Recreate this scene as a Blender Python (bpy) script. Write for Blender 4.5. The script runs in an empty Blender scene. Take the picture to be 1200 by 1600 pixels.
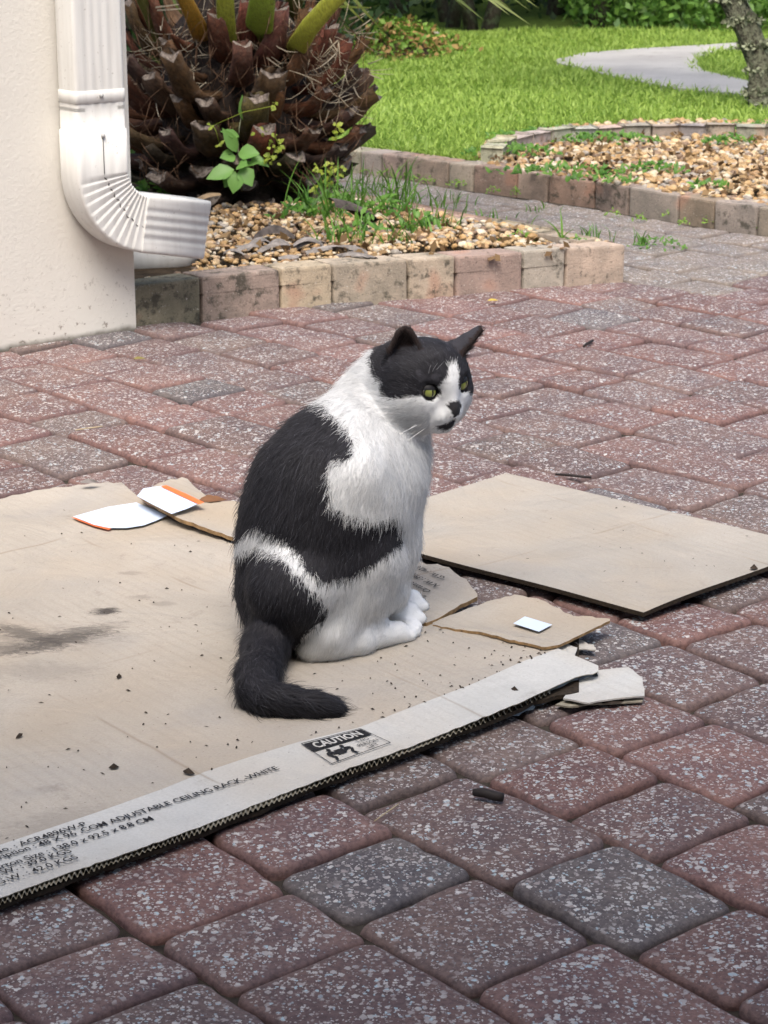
import bpy, bmesh, math, random
import numpy as np
from mathutils import Vector, Matrix

random.seed(7)
rng = np.random.RandomState(7)
SC = bpy.context.scene
COL = SC.collection
R = math.radians

# ------------------------------------------------------------------ camera, light, exposure
F = 3280.0; CX = 600.0; CY = 800.0          # focal length in photograph pixels (1200 x 1600)
PIT = R(17.274); H = 0.94                   # camera pitch and height above the paving
cam_d = bpy.data.cameras.new('camera'); cam = bpy.data.objects.new('camera', cam_d); COL.objects.link(cam)
cam.location = (0, 0, H); cam.rotation_euler = (R(90) - PIT, 0, 0)
cam_d.sensor_fit = 'VERTICAL'; cam_d.sensor_height = 24; cam_d.lens = 24 * F / 1600
cam_d.clip_start = 0.05; cam_d.clip_end = 500
cam_d.dof.use_dof = True; cam_d.dof.focus_distance = 2.5; cam_d.dof.aperture_fstop = 17
SC.camera = cam

SUN_EL, SUN_AZ = 60.0, 186.0                # azimuth measured from +Y towards +X
world = bpy.data.worlds.new('World'); SC.world = world; world.use_nodes = True
wn = world.node_tree
bg = wn.nodes['Background']
sky = wn.nodes.new('ShaderNodeTexSky'); sky.sky_type = 'NISHITA'; sky.sun_disc = False
sky.sun_elevation = R(SUN_EL); sky.sun_rotation = R(SUN_AZ)
sky.air_density = 1.0; sky.dust_density = 5.0; sky.ozone_density = 1.0
wn.links.new(sky.outputs[0], bg.inputs['Color']); bg.inputs['Strength'].default_value = 0.105
sun_d = bpy.data.lights.new('sun', 'SUN'); sun_d.energy = 1.5; sun_d.angle = R(36); sun_d.color = (1.0, 0.965, 0.91)
sun = bpy.data.objects.new('sun', sun_d); COL.objects.link(sun)
sd = Vector((math.sin(R(SUN_AZ)) * math.cos(R(SUN_EL)), math.cos(R(SUN_AZ)) * math.cos(R(SUN_EL)), math.sin(R(SUN_EL))))
sun.rotation_euler = sd.to_track_quat('Z', 'Y').to_euler(); sun.location = sd * 20
SC.view_settings.view_transform = 'Standard'; SC.view_settings.look = 'None'
SC.view_settings.exposure = 1.30; SC.view_settings.gamma = 1.0
SC.view_settings.use_curve_mapping = False
SC.cycles.max_bounces = 6; SC.cycles.diffuse_bounces = 3; SC.cycles.glossy_bounces = 2
SC.cycles.transmission_bounces = 3; SC.cycles.transparent_max_bounces = 6
SC.cycles.use_denoising = True
SC.cycles_curves.shape = 'RIBBONS'

# ------------------------------------------------------------------ helpers
cp_, sp_ = math.cos(PIT), math.sin(PIT)
def ray(u, v):
    dx = (u - CX) / F; dy = -(v - CY) / F
    return np.array([dx, cp_ + dy * sp_, -sp_ + dy * cp_])
def gp(u, v, z=0.0):                         # point of the photograph that lies at height z
    d = ray(u, v); t = (z - H) / d[2]
    return np.array([d[0] * t, d[1] * t, z])
def pp(u, v, Y):                             # point of the photograph at depth Y
    d = ray(u, v); t = Y / d[1]
    return np.array([d[0] * t, Y, H + d[2] * t])
def proj(P):
    P = np.asarray(P, float); x = P[..., 0]; y = P[..., 1]; z = P[..., 2] - H
    zc = y * cp_ - z * sp_; yc = y * sp_ + z * cp_
    return CX + F * x / zc, CY - F * yc / zc
def lerp_tab(tab, u):
    a = np.array(tab, float); return np.interp(u, a[:, 0], a[:, 1])
def in_poly(x, y, poly):
    x = np.asarray(x); y = np.asarray(y); c = np.zeros(x.shape, bool); n = len(poly)
    for i in range(n):
        x1, y1 = poly[i][0], poly[i][1]; x2, y2 = poly[(i + 1) % n][0], poly[(i + 1) % n][1]
        if y1 == y2: continue
        k = ((y1 > y) != (y2 > y)) & (x < (x2 - x1) * (y - y1) / (y2 - y1) + x1); c ^= k
    return c
def noise2(x, y, s=1.0, seed=0):             # smooth value noise for shapes
    x = np.asarray(x, float) * s + seed * 17.13; y = np.asarray(y, float) * s + seed * 9.71
    xi = np.floor(x).astype(int); yi = np.floor(y).astype(int); fx = x - xi; fy = y - yi
    fx = fx * fx * (3 - 2 * fx); fy = fy * fy * (3 - 2 * fy)
    def h(i, j):
        n = (i * 374761393 + j * 668265263 + seed * 1442695) & 0x7fffffff
        n = ((n ^ (n >> 13)) * 1274126177) & 0x7fffffff
        return ((n ^ (n >> 16)) & 0xffff) / 65535.0
    return (h(xi, yi) * (1 - fx) + h(xi + 1, yi) * fx) * (1 - fy) + (h(xi, yi + 1) * (1 - fx) + h(xi + 1, yi + 1) * fx) * fy

def mesh(name, V, Fc, mats, smooth=True, fmat=None):
    me = bpy.data.meshes.new(name)
    me.from_pydata([tuple(map(float, p)) for p in V], [], [tuple(map(int, f)) for f in Fc])
    for m in (mats if isinstance(mats, (list, tuple)) else [mats]): me.materials.append(m)
    if smooth: me.polygons.foreach_set('use_smooth', [True] * len(me.polygons))
    if fmat is not None: me.polygons.foreach_set('material_index', list(map(int, fmat)))
    me.update(); return me
def big_mesh(name, V, Q, mats, smooth=False, nper=None, fmat=None):   # numpy arrays: V (n,3), Q (m,k)
    me = bpy.data.meshes.new(name); V = np.ascontiguousarray(V, np.float32); Q = np.ascontiguousarray(Q, np.int32)
    k = Q.shape[1]; me.vertices.add(len(V)); me.vertices.foreach_set('co', V.ravel())
    me.loops.add(Q.size); me.loops.foreach_set('vertex_index', Q.ravel())
    me.polygons.add(len(Q)); me.polygons.foreach_set('loop_start', np.arange(0, Q.size, k, dtype=np.int32))
    me.polygons.foreach_set('loop_total', np.full(len(Q), k, np.int32))
    for m in (mats if isinstance(mats, (list, tuple)) else [mats]): me.materials.append(m)
    if smooth: me.polygons.foreach_set('use_smooth', np.ones(len(Q), bool))
    if fmat is not None: me.polygons.foreach_set('material_index', np.asarray(fmat, np.int32))
    me.update(calc_edges=True); me.validate(); return me
def vcol(me, name, cols):                    # per-vertex colour of the thing itself
    a = me.color_attributes.new(name, 'FLOAT_COLOR', 'POINT')
    c = np.ones((len(me.vertices), 4), np.float32); c[:, :3] = cols; a.data.foreach_set('color', c.ravel())
def obj(name, me, parent=None, loc=None):
    o = bpy.data.objects.new(name, me); COL.objects.link(o)
    if parent is not None:
        o.parent = parent; o.matrix_parent_inverse = Matrix.Translation(-parent.location)
    if loc is not None: o.location = loc
    return o
def tag(o, label=None, cat=None, group=None, kind=None):
    if label: o['label'] = label
    if cat: o['category'] = cat
    if group: o['group'] = group
    if kind: o['kind'] = kind
    return o
def thing(name, label, cat, loc=(0, 0, 0), group=None):
    o = bpy.data.objects.new(name, None); COL.objects.link(o); o.location = loc; o.empty_display_size = 0.05
    return tag(o, label, cat, group)

# ---- materials
def lin(c):                                  # sRGB 0-255 -> linear
    return tuple(((x / 255.0) / 12.92 if x / 255.0 <= 0.04045 else ((x / 255.0 + 0.055) / 1.055) ** 2.4) for x in c)
class M:
    def __init__(s, name, rough=0.8, spec=0.3):
        s.m = bpy.data.materials.new(name); s.m.use_nodes = True; s.t = s.m.node_tree
        s.b = s.t.nodes['Principled BSDF']; s.b.inputs['Roughness'].default_value = rough
        s.b.inputs['Specular IOR Level'].default_value = spec
    def n(s, typ, _out=0, _p=None, **ins):
        nd = s.t.nodes.new('ShaderNode' + typ)
        for k, v in (_p or {}).items(): setattr(nd, k, v)
        for k, v in ins.items():
            key = int(k[1:]) if k[0] == 'i' and k[1:].isdigit() else k.replace('_', ' ')
            s.set(nd.inputs[key], v)
        return nd.outputs[_out]
    def set(s, sock, v):
        if isinstance(v, bpy.types.NodeSocket): s.t.links.new(v, sock)
        elif isinstance(v, tuple) and len(v) == 3 and sock.type == 'RGBA': sock.default_value = v + (1,)
        else: sock.default_value = v
    def noise(s, co, scale, detail=3, rough=0.6, dist=0.0, out=0):
        return s.n('TexNoise', out, Vector=co, Scale=scale, Detail=detail, Roughness=rough, Distortion=dist)
    def ramp(s, fac, stops):
        nd = s.t.nodes.new('ShaderNodeValToRGB'); s.t.links.new(fac, nd.inputs[0]); e = nd.color_ramp.elements
        while len(e) < len(stops): e.new(0.5)
        for el, (p, c) in zip(e, stops):
            el.position = p; el.color = (c, c, c, 1) if isinstance(c, (int, float)) else tuple(c) + (1,)
        return nd.outputs[0]
    def mix(s, fac, a, b, mode='MIX'):
        nd = s.t.nodes.new('ShaderNodeMix'); nd.data_type = 'RGBA'; nd.blend_type = mode
        s.set(nd.inputs[0], fac); s.set(nd.inputs[6], a); s.set(nd.inputs[7], b); return nd.outputs[2]
    def math(s, op, a, b=0.0, c=0.0):
        nd = s.t.nodes.new('ShaderNodeMath'); nd.operation = op
        s.set(nd.inputs[0], a); s.set(nd.inputs[1], b); s.set(nd.inputs[2], c); return nd.outputs[0]
    def bump(s, h, dist=0.002, strength=1.0, normal=None):
        nd = s.t.nodes.new('ShaderNodeBump'); s.set(nd.inputs['Height'], h)
        nd.inputs['Distance'].default_value = dist; nd.inputs['Strength'].default_value = strength
        if normal is not None: s.t.links.new(normal, nd.inputs['Normal'])
        return nd.outputs[0]
    def pos(s): return s.n('NewGeometry', 0)
    def objco(s): return s.n('TexCoord', 3)
    def out(s, col=None, rough=None, nrm=None):
        if col is not None: s.set(s.b.inputs['Base Color'], col)
        if rough is not None: s.set(s.b.inputs['Roughness'], rough)
        if nrm is not None: s.t.links.new(nrm, s.b.inputs['Normal'])
        return s.m
def plain(name, c, rough=0.7, spec=0.3, var=0.25, scale=40, bump=0.0):
    m = M(name, rough, spec); p = m.objco(); n = m.noise(p, scale, 4)
    col = m.mix(m.ramp(n, [(0.3, 0.0), (0.7, 1.0)]), tuple(x * (1 - var) for x in c), tuple(min(1, x * (1 + var)) for x in c))
    return m.out(col, nrm=m.bump(n, bump) if bump else None)
def leaf_mat(name, c1, c2, rough=0.5, trans=0.35, scale=6):
    m = M(name, rough, 0.35); p = m.pos(); n = m.noise(p, scale, 3)
    rnd = m.n('NewGeometry', 8)               # random per leaf
    f = m.math('ADD', m.math('MULTIPLY', rnd, 0.6), m.math('MULTIPLY', n, 0.4))
    col = m.mix(m.ramp(f, [(0.15, 0.0), (0.8, 1.0)]), c1, c2); m.out(col)
    tr = m.n('BsdfTranslucent', 0, Color=col)
    mx = m.t.nodes.new('ShaderNodeMixShader'); mx.inputs[0].default_value = trans
    m.t.links.new(m.b.outputs[0], mx.inputs[1]); m.t.links.new(tr, mx.inputs[2])
    m.t.links.new(mx.outputs[0], m.t.nodes['Material Output'].inputs[0]); return m.m

def paver_mat(name, attr):
    m = M(name, 0.62, 0.32); p = m.pos()
    base = m.n('Attribute', 0, _p={'attribute_name': 'tint'}) if attr else m.n('ObjectInfo', 1)
    n1 = m.noise(p, 9, 4); n2 = m.noise(p, 160, 4, 0.7)
    col = m.mix(m.ramp(n1, [(0.35, 0.0), (0.68, 1.0)]), m.mix(1.0, base, (0.80, 0.80, 0.86), 'MULTIPLY'), m.mix(1.0, base, (1.18, 1.12, 1.05), 'MULTIPLY'))
    col = m.mix(m.ramp(n2, [(0.35, 0.0), (0.6, 1.0)]), m.mix(1.0, col, (0.55, 0.55, 0.57), 'MULTIPLY'), col)
    wp = m.n('VectorMath', 0, _p={'operation': 'ADD'}, i0=p, i1=m.n('VectorMath', 0, _p={'operation': 'SCALE'}, i0=m.noise(p, 210, 2, out=1), Scale=0.0062))
    def specks(scale, lo, hi, keep):
        v = m.t.nodes.new('ShaderNodeTexVoronoi'); v.inputs['Scale'].default_value = scale; m.t.links.new(wp, v.inputs['Vector'])
        cs = m.n('SeparateColor', 0, i0=v.outputs['Color']); cg = m.n('SeparateColor', 1, i0=v.outputs['Color']); cb = m.n('SeparateColor', 2, i0=v.outputs['Color'])
        thr = m.math('MULTIPLY_ADD', cs, hi - lo, lo)
        d = m.math('SUBTRACT', thr, v.outputs['Distance'])
        k = m.math('MULTIPLY', m.ramp(m.math('MULTIPLY_ADD', d, 6.0, 0.5), [(0.42, 0.0), (0.58, 1.0)]), m.math('LESS_THAN', cg, keep))
        return k, cb
    k1, c1 = specks(145, 0.18, 0.54, 0.54)
    k2, c2 = specks(300, 0.20, 0.52, 0.55)
    nz = m.n('SeparateXYZ', 2, i0=m.n('NewGeometry', 1))
    top = m.ramp(nz, [(0.86, 0.0), (0.975, 1.0)])
    k = m.math('MULTIPLY', m.math('MAXIMUM', k1, k2), top)
    patch = m.ramp(m.noise(p, 26, 3), [(0.30, 0.25), (0.52, 1.0)])
    k = m.math('MULTIPLY', k, patch)
    sc = m.mix(c1, (0.28, 0.235, 0.225), (0.58, 0.56, 0.54))
    sc = m.mix(m.math('GREATER_THAN', c2, 0.86), sc, (0.40, 0.50, 0.55))
    col = m.mix(k, col, sc)
    hgt = m.math('ADD', m.math('MULTIPLY', k, 0.5), m.math('MULTIPLY', n2, 1.1))
    m.out(col, m.math('MULTIPLY_ADD', k, -0.18, 0.66), m.bump(hgt, 0.0016, 0.9)); return m.m

def kerb_mat(name):
    m = M(name, 0.85, 0.25); p = m.pos(); o = m.n('ObjectInfo', 1)
    n1 = m.noise(p, 14, 5, 0.65); n2 = m.noise(p, 180, 3, 0.7); n3 = m.noise(p, 34, 5, 0.7)
    col = m.mix(m.ramp(n1, [(0.38, 0.0), (0.66, 1.0)]), m.mix(1.0, o, (0.72, 0.72, 0.70), 'MULTIPLY'), m.mix(1.0, o, (1.12, 1.08, 1.04), 'MULTIPLY'))
    col = m.mix(m.ramp(m.noise(p, 7, 2), [(0.60, 0.0), (0.68, 0.55)]), col, (0.36, 0.19, 0.13))
    rn = m.n('ObjectInfo', 5)
    st = m.ramp(m.math('ADD', n3, m.math('MULTIPLY', rn, 0.12)), [(0.60, 0.0), (0.72, 0.85)])
    col = m.mix(st, col, (0.06, 0.055, 0.042))
    col = m.mix(m.ramp(m.noise(p, 300, 2), [(0.63, 0.0), (0.70, 0.8)]), col, (0.05, 0.045, 0.04))
    col = m.mix(m.ramp(m.noise(p, 230, 2, out=0, dist=0.6), [(0.66, 0.0), (0.72, 0.6)]), col, (0.62, 0.58, 0.52))
    m.out(col, nrm=m.bump(n2, 0.0025, 0.8)); return m.m

MAT = {}
MAT['paver'] = paver_mat('paver_concrete', False)
MAT['paver_far'] = paver_mat('paver_concrete_far', True)
MAT['kerb'] = kerb_mat('kerb_block_concrete')
MAT['sand'] = plain('joint_sand', (0.05, 0.042, 0.034), 0.95, 0.1, 0.4, 60, 0.003)
MAT['soil'] = plain('soil', (0.045, 0.032, 0.02), 0.95, 0.1, 0.5, 30, 0.01)

# ------------------------------------------------------------------ key lines of the place (photograph pixels, turned into ground points)
TH = R(-50.3); E1 = np.array([math.cos(TH), math.sin(TH)]); E2 = np.array([-E1[1], E1[0]])   # row and cross directions of the paving
KERB_Z = 0.088
NEAR_BOT = [(205, 513), (315, 496), (440, 482), (520, 474), (638, 466), (712, 461), (817, 453), (883, 447), (976, 440)]
near_bot = [gp(u, v, 0.0) for u, v in NEAR_BOT]
FAR_BOT = [(500, 262), (564, 271), (596, 274), (633, 280), (700, 289), (739, 294), (807, 303), (855, 310), (929, 320), (981, 330), (1059, 343), (1115, 353), (1182, 363), (1250, 374), (1320, 385)]
far_bot = [gp(u, v, 0.0) for u, v in FAR_BOT]
corner = near_bot[-1]
rear_dir = np.array([-E1[0], -E1[1], 0.0])
rear_end = corner + rear_dir * 1.75
BED = [tuple(p[:2]) for p in near_bot] + [tuple(rear_end[:2]), tuple((near_bot[0] + rear_dir * 2.2)[:2])]
wall_a = gp(0, 548, 0.0); wall_b = gp(213, 515, 0.0)

# ------------------------------------------------------------------ ground
g = obj('ground', mesh('ground', [(-200, -60, -0.06), (200, -60, -0.06), (200, 300, -0.06), (-200, 300, -0.06)], [(0, 1, 2, 3)], MAT['soil'])); tag(g, kind='structure')
pv = obj('pavement', mesh('pavement', [(-6, -1, -0.0105), (6, -1, -0.0105), (6, 9, -0.0105), (-6, 9, -0.0105)], [(0, 1, 2, 3)], MAT['sand'])); tag(pv, kind='structure')

rv, rf_ = [], []
for (x0, x1, y0, y1, z0, z1) in [(-4.5, 4.5, -5.0, 0.62, 2.62, 2.80), (-4.5, 4.5, 0.62, 0.65, 2.50, 2.83), (-4.5, 4.5, -5.2, -5.0, -.05, 2.62)]:
    b_ = len(rv); rv += [(x, y, z) for x in (x0, x1) for y in (y0, y1) for z in (z0, z1)]; rf_ += [tuple(b_ + k for k in f) for f in ((0, 1, 3, 2), (4, 6, 7, 5), (0, 4, 5, 1), (2, 3, 7, 6), (0, 2, 6, 4), (1, 5, 7, 3))]
tag(obj('unseen_shade_roof', mesh('unseen_shade_roof', rv, rf_, plain('shade_roof_paint', (0.55, 0.52, 0.48), .8, .2), False)), kind='structure')   # unseen roof above the camera, added to shade the foreground

def paver_mesh(L, W, seed, nseg=5):
    r = random.Random(seed); rc = 0.011
    pts = []
    def edge(a, b, n):
        for i in range(n): pts.append((a[0] + (b[0] - a[0]) * i / n, a[1] + (b[1] - a[1]) * i / n))
    hx, hy = L / 2, W / 2; corners = [(hx - rc, hy - rc, 0), (-hx + rc, hy - rc, 90), (-hx + rc, -hy + rc, 180), (hx - rc, -hy + rc, 270)]
    for ci, (cx, cy, a0) in enumerate(corners):
        rr = rc * r.uniform(0.8, 1.5); ox = math.copysign(1, cx); oy = math.copysign(1, cy)
        cx2 = ox * (hx - rr); cy2 = oy * (hy - rr)
        for k in range(4): a = R(a0 + 30 * k); pts.append((cx2 + rr * math.cos(a), cy2 + rr * math.sin(a)))
        nx, ny, na = corners[(ci + 1) % 4]
        a = pts[-1]; oxn = math.copysign(1, nx); oyn = math.copysign(1, ny)
        b = (oxn * (hx - rc) + rc * math.cos(R(a0 + 90)), oyn * (hy - rc) + rc * math.sin(R(a0 + 90)))
        for i in range(1, nseg): t = i / nseg; pts.append((a[0] + (b[0] - a[0]) * t, a[1] + (b[1] - a[1]) * t))
    n = len(pts); P = np.array(pts)
    ph = [r.uniform(0, 6.28) for _ in range(4)]
    ang = np.arctan2(P[:, 1], P[:, 0]); wob = 0.0014 * np.sin(3 * ang + ph[0]) + 0.0011 * np.sin(7 * ang + ph[1]) + 0.0007 * np.sin(13 * ang + ph[2])
    wob += np.array([r.uniform(-.0008, .0008) for _ in range(n)])
    nrm = P / np.linalg.norm(P, axis=1)[:, None]; P = P + nrm * wob[:, None]
    rings = [(0.0, -0.05), (0.0, -0.009), (0.0013, -0.0046), (0.0038, -0.0019), (0.008, -0.0006), (0.018, 0.0)]
    V = []; Fc = []
    tw = [r.uniform(-1, 1) for _ in range(4)]
    def zz(x, y): return 0.0016 * tw[0] * x / hx + 0.0016 * tw[1] * y / hy + 0.0014 * tw[2] * (x / hx) * (y / hy) + 0.0016 * (1 - (x / hx) ** 2) * (1 - (y / hy) ** 2)
    for ins, z in rings:
        for (x, y) in P:
            sx = 1 - ins / hx; sy = 1 - ins / hy; V.append((x * sx, y * sy, z + (zz(x, y) if z > -0.02 else 0)))
    for k in range(len(rings) - 1):
        for i in range(n): j = (i + 1) % n; Fc.append((k * n + i, k * n + j, (k + 1) * n + j, (k + 1) * n + i))
    c = len(V); V.append((0, 0, zz(0, 0))); k = len(rings) - 1
    for i in range(n): Fc.append((k * n + i, k * n + (i + 1) % n, c))
    return mesh('paver', V, Fc, MAT['paver'])

GAP = 0.0034
LENS = [0.127, 0.172, 0.240]                # three lengths, unit camera height
PM = {(li, k): paver_mesh(LENS[li] * H - GAP, 0.157 * H - GAP, 10 * li + k) for li in range(3) for k in range(6)}
near_t = [0.0, 0.165, 0.33, 0.495, 0.66, 0.825, 0.99, 1.16, 1.329, 1.489, 1.654, 1.82, 1.975]
rows_t = near_t + [1.975 + 0.1555 * i for i in range(1, 18)]
known = {5: [-1.458], 6: [-1.542, -1.415], 7: [-1.45, -1.274], 8: [-1.407, -1.233], 9: [-1.49, -1.353], 10: [-1.567], 11: [-1.612, -1.44], 12: [-1.763]}
TINTS = [(0.195, 0.108, 0.094), (0.178, 0.106, 0.095), (0.160, 0.104, 0.096), (0.148, 0.108, 0.100), (0.150, 0.122, 0.108), (0.122, 0.121, 0.117), (0.112, 0.119, 0.122)]
TW = [0.20, 0.24, 0.22, 0.17, 0.10, 0.04, 0.03]
def warp(s, t): return t + 0.055 * min(0.0, s + 2.0) if s < -2 else t
def st2w(s, t): p = (E1 * s + E2 * warp(s, t)) * H; return p
pl = []
pr = random.Random(21)
for ri in range(len(rows_t) - 1):
    t0, t1 = rows_t[ri], rows_t[ri + 1]
    ks = sorted(known.get(ri, [-2.0 + pr.uniform(-.1, .1)])); js = list(ks)
    s = js[-1]
    while s < 0.6: s += pr.choice(LENS); js.append(s)
    s = js[0]
    while s > -7.0: s -= pr.choice(LENS); js.insert(0, s)
    for a, b in zip(js[:-1], js[1:]):
        sc = (a + b) / 2; tc = (t0 + t1) / 2; c = st2w(sc, tc)
        pl.append((a, b, t0, t1, c))
seen = []
for a, b, t0, t1, c in pl:
    if c[1] < 1.0: continue
    cor = np.array([list(st2w(s_, t_)) + [0.0] for s_ in (a, b) for t_ in (t0, t1)])
    if cor[:, 1].min() < 0.9: continue
    u, v = proj(cor)
    if u.max() < -800 or u.min() > 2000 or v.max() < 190 or v.min() > 2300: continue
    cs_ = c + E1 * .075
    if bool(in_poly(cs_[0], cs_[1], BED)): continue
    fx = np.array([p[0] for p in far_bot]); fy = np.array([p[1] for p in far_bot])
    d = np.interp(c[0], fx, fy)
    if c[1] > d + 0.12: continue
    wdir = (wall_b - wall_a)[:2]; wn_ = np.array([-wdir[1], wdir[0]]) / np.linalg.norm(wdir)
    if c[0] < wall_b[0] + 0.06 and (c - wall_a[:2]) @ wn_ > 0.06: continue
    area = (u.max() - u.min()) * (v.max() - v.min())
    if area > 0: seen.append((area, a, b, t0, t1, c))
def in_frame(q):
    u, v = proj(np.array([q[5][0], q[5][1], 0.0])); return -40 < u < 1240 and v < 1660
seen.sort(key=lambda q: (0 if in_frame(q) else 1, -q[0]))
farV, farF, farC = [], [], []
for i, (ar, a, b, t0, t1, c) in enumerate(seen):
    Ln = b - a; li = min(range(3), key=lambda k: abs(LENS[k] - Ln)); me = PM[(li, pr.randrange(6))]
    p0 = st2w(a, (t0 + t1) / 2); p1 = st2w(b, (t0 + t1) / 2); ang = math.atan2(p1[1] - p0[1], p1[0] - p0[0])
    sx = (Ln * H - GAP) / (LENS[li] * H - GAP); sy = ((t1 - t0) * H - GAP) / (0.157 * H - GAP)
    tint = pr.choices(TINTS, TW)[0]; k = pr.uniform(0.93, 1.18); tint = tuple((x * .68 + y * .32) * k for x, y in zip(tint, (0.18, 0.118, 0.110)))
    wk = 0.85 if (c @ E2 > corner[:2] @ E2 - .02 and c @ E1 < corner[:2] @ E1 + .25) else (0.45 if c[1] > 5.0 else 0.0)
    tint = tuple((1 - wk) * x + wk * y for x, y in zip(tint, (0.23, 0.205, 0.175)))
    rot = (R(pr.gauss(0, .8)), R(pr.gauss(0, .8)), ang + R(pr.gauss(0, .6)) + (math.pi if pr.random() < .5 else 0)); z = pr.gauss(0, .0017)
    Mx = Matrix.LocRotScale(Vector((c[0], c[1], z)), __import__('mathutils').Euler(rot), Vector((sx, sy, 1)))
    if i < 292:
        o = obj('paver', me, pv); o.matrix_basis = Mx; o.color = tint + (1,)
    else:
        base = len(farV); farV += [tuple(Mx @ v.co) for v in me.vertices]; farF += [tuple(base + q for q in p.vertices) for p in me.polygons]; farC += [tint] * len(me.vertices)
if farV:
    me = mesh('remaining_pavers', farV, farF, MAT['paver_far']); vcol(me, 'tint', np.array(farC, np.float32)); o = obj('remaining_pavers', me, pv); tag(o, kind='stuff')
print('pavers', len(seen), 'in frame', sum(in_frame(q) for q in seen))

# ------------------------------------------------------------------ kerbs
KT = [(0.40, 0.335, 0.265), (0.36, 0.30, 0.24), (0.33, 0.275, 0.23), (0.37, 0.285, 0.225), (0.30, 0.25, 0.21)]
def kerb_block(p0, p1, depth_dir, depth, h, z0, parent, tint, seed, top_tilt=0.0):
    r = random.Random(seed); p0 = np.array(p0[:2]); p1 = np.array(p1[:2]); d = p1 - p0; L = np.linalg.norm(d); d /= L
    g_ = 0.0025; n = np.array(depth_dir[:2]); n = n / np.linalg.norm(n)
    bm = bmesh.new(); bmesh.ops.create_cube(bm, size=1.0)
    for v in bm.verts:
        s = (v.co.x + 0.5); t = (v.co.y + 0.5); zz = v.co.z + 0.5
        P = p0 + d * (g_ + (L - 2 * g_) * s) + n * depth * t
        v.co = (P[0] + r.uniform(-.0015, .0015), P[1] + r.uniform(-.0015, .0015), z0 + zz * (h - z0) + (r.uniform(-.002, .002) if zz > .5 else 0))
    bmesh.ops.bevel(bm, geom=list(bm.edges), offset=0.006, segments=2, profile=0.6, affect='EDGES')
    bmesh.ops.recalc_face_normals(bm, faces=bm.faces)
    me = bpy.data.meshes.new('kerb_block'); bm.to_mesh(me); bm.free(); me.materials.append(MAT['kerb'])
    o = obj('kerb_block', me, parent); o.color = tuple(x * r.uniform(.9, 1.08) for x in tint) + (1,); return o
nk = thing('planter_kerb', 'low kerb of tan concrete blocks around the palm bed, starting at the house wall', 'kerb', tuple(corner))
inward = np.array([-E1[0], -E1[1]])
TN = [(0.23, 0.20, 0.165), (0.32, 0.265, 0.22), (0.44, 0.365, 0.285), (0.40, 0.33, 0.25), (0.43, 0.36, 0.28), (0.31, 0.25, 0.205), (0.43, 0.37, 0.29), (0.45, 0.385, 0.31)]
for i in range(8): kerb_block(near_bot[i], near_bot[i + 1], inward, 0.075, KERB_Z, -0.04, nk, TN[i], 100 + i)
q = corner + rear_dir * 0.078; i = 0
while np.linalg.norm(q - corner) < 1.7:
    L = 0.21 if i % 2 else 0.145
    kerb_block(q, q + rear_dir * L, (-E2[0], -E2[1]), 0.075, KERB_Z - 0.002, -0.04, nk, KT[i % 5], 140 + i); q = q + rear_dir * L; i += 1
fk = thing('lawn_kerb', 'long low kerb of mossy concrete blocks between the paving and the lawn', 'kerb', tuple(far_bot[6]))
fd = np.array([E2[0], E2[1]])
TF = [(0.33, 0.30, 0.25), (0.36, 0.32, 0.26), (0.33, 0.29, 0.24), (0.30, 0.26, 0.22), (0.36, 0.31, 0.26), (0.30, 0.22, 0.19), (0.37, 0.32, 0.27), (0.29, 0.21, 0.18), (0.33, 0.28, 0.23), (0.31, 0.28, 0.22), (0.28, 0.20, 0.17), (0.30, 0.26, 0.22), (0.30, 0.25, 0.21), (0.3, 0.26, 0.22)]
for i in range(len(far_bot) - 1): kerb_block(far_bot[i], far_bot[i + 1], fd, 0.095, 0.068, -0.04, fk, TF[i], 200 + i)
CURVE = [(755, 231), (764, 223), (778, 216), (808, 209), (842, 203), (880, 199), (922, 197), (966, 195), (1010, 194), (1056, 193), (1103, 193), (1150, 194), (1200, 195), (1255, 197)]
curve = [gp(u, v, 0.106) for u, v in CURVE]
ck = thing('gravel_edging', 'curved edging of thin weathered blocks between the lawn and the far gravel bed', 'kerb', tuple(curve[4]))
for i in range(len(curve) - 1):
    a, b = curve[i], curve[i + 1]; d = (b - a)[:2]; n = np.array([d[1], -d[0]])
    kerb_block(a, b, n, 0.055, 0.106 + 0.004 * (i % 3 == 1), -0.02, ck, (0.46, 0.43, 0.36) if i < 7 else (0.34, 0.31, 0.26), 300 + i)

# ------------------------------------------------------------------ lawn soil, path, gravel beds
def poly_sheet(name, pts, mat, z=None, kind=None, thick=0.0):
    bm = bmesh.new(); vs = [bm.verts.new((p[0], p[1], p[2] if z is None else z)) for p in pts]
    f = bm.faces.new(vs); bmesh.ops.recalc_face_normals(bm, faces=[f]); f.normal_update()
    if f.normal.z < 0: bmesh.ops.reverse_faces(bm, faces=[f])
    bmesh.ops.triangulate(bm, faces=bm.faces[:]) if len(pts) > 4 else None
    if thick:
        ret = bmesh.ops.extrude_face_region(bm, geom=bm.faces[:])
        for e in ret['geom']:
            if isinstance(e, bmesh.types.BMVert): e.co.z -= thick
        bmesh.ops.recalc_face_normals(bm, faces=bm.faces[:])
    me = bpy.data.meshes.new(name); bm.to_mesh(me); bm.free(); me.materials.append(mat)
    o = obj(name, me); tag(o, kind=kind) if kind else None; return o
lawn_m = plain('lawn_soil', (0.07, 0.11, 0.02), 0.95, 0.1, 0.4, 25, 0.01)
fb = [p + np.array([fd[0], fd[1], 0]) * 0.09 for p in far_bot]
LAWN_Z = 0.05
poly_sheet('lawn', [(p[0], p[1]) for p in fb] + [(8, 3.2), (14, 14), (6, 24), (-9, 24), (-9, 12), (-5, 9)], lawn_m, LAWN_Z - 0.02, 'structure')
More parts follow.
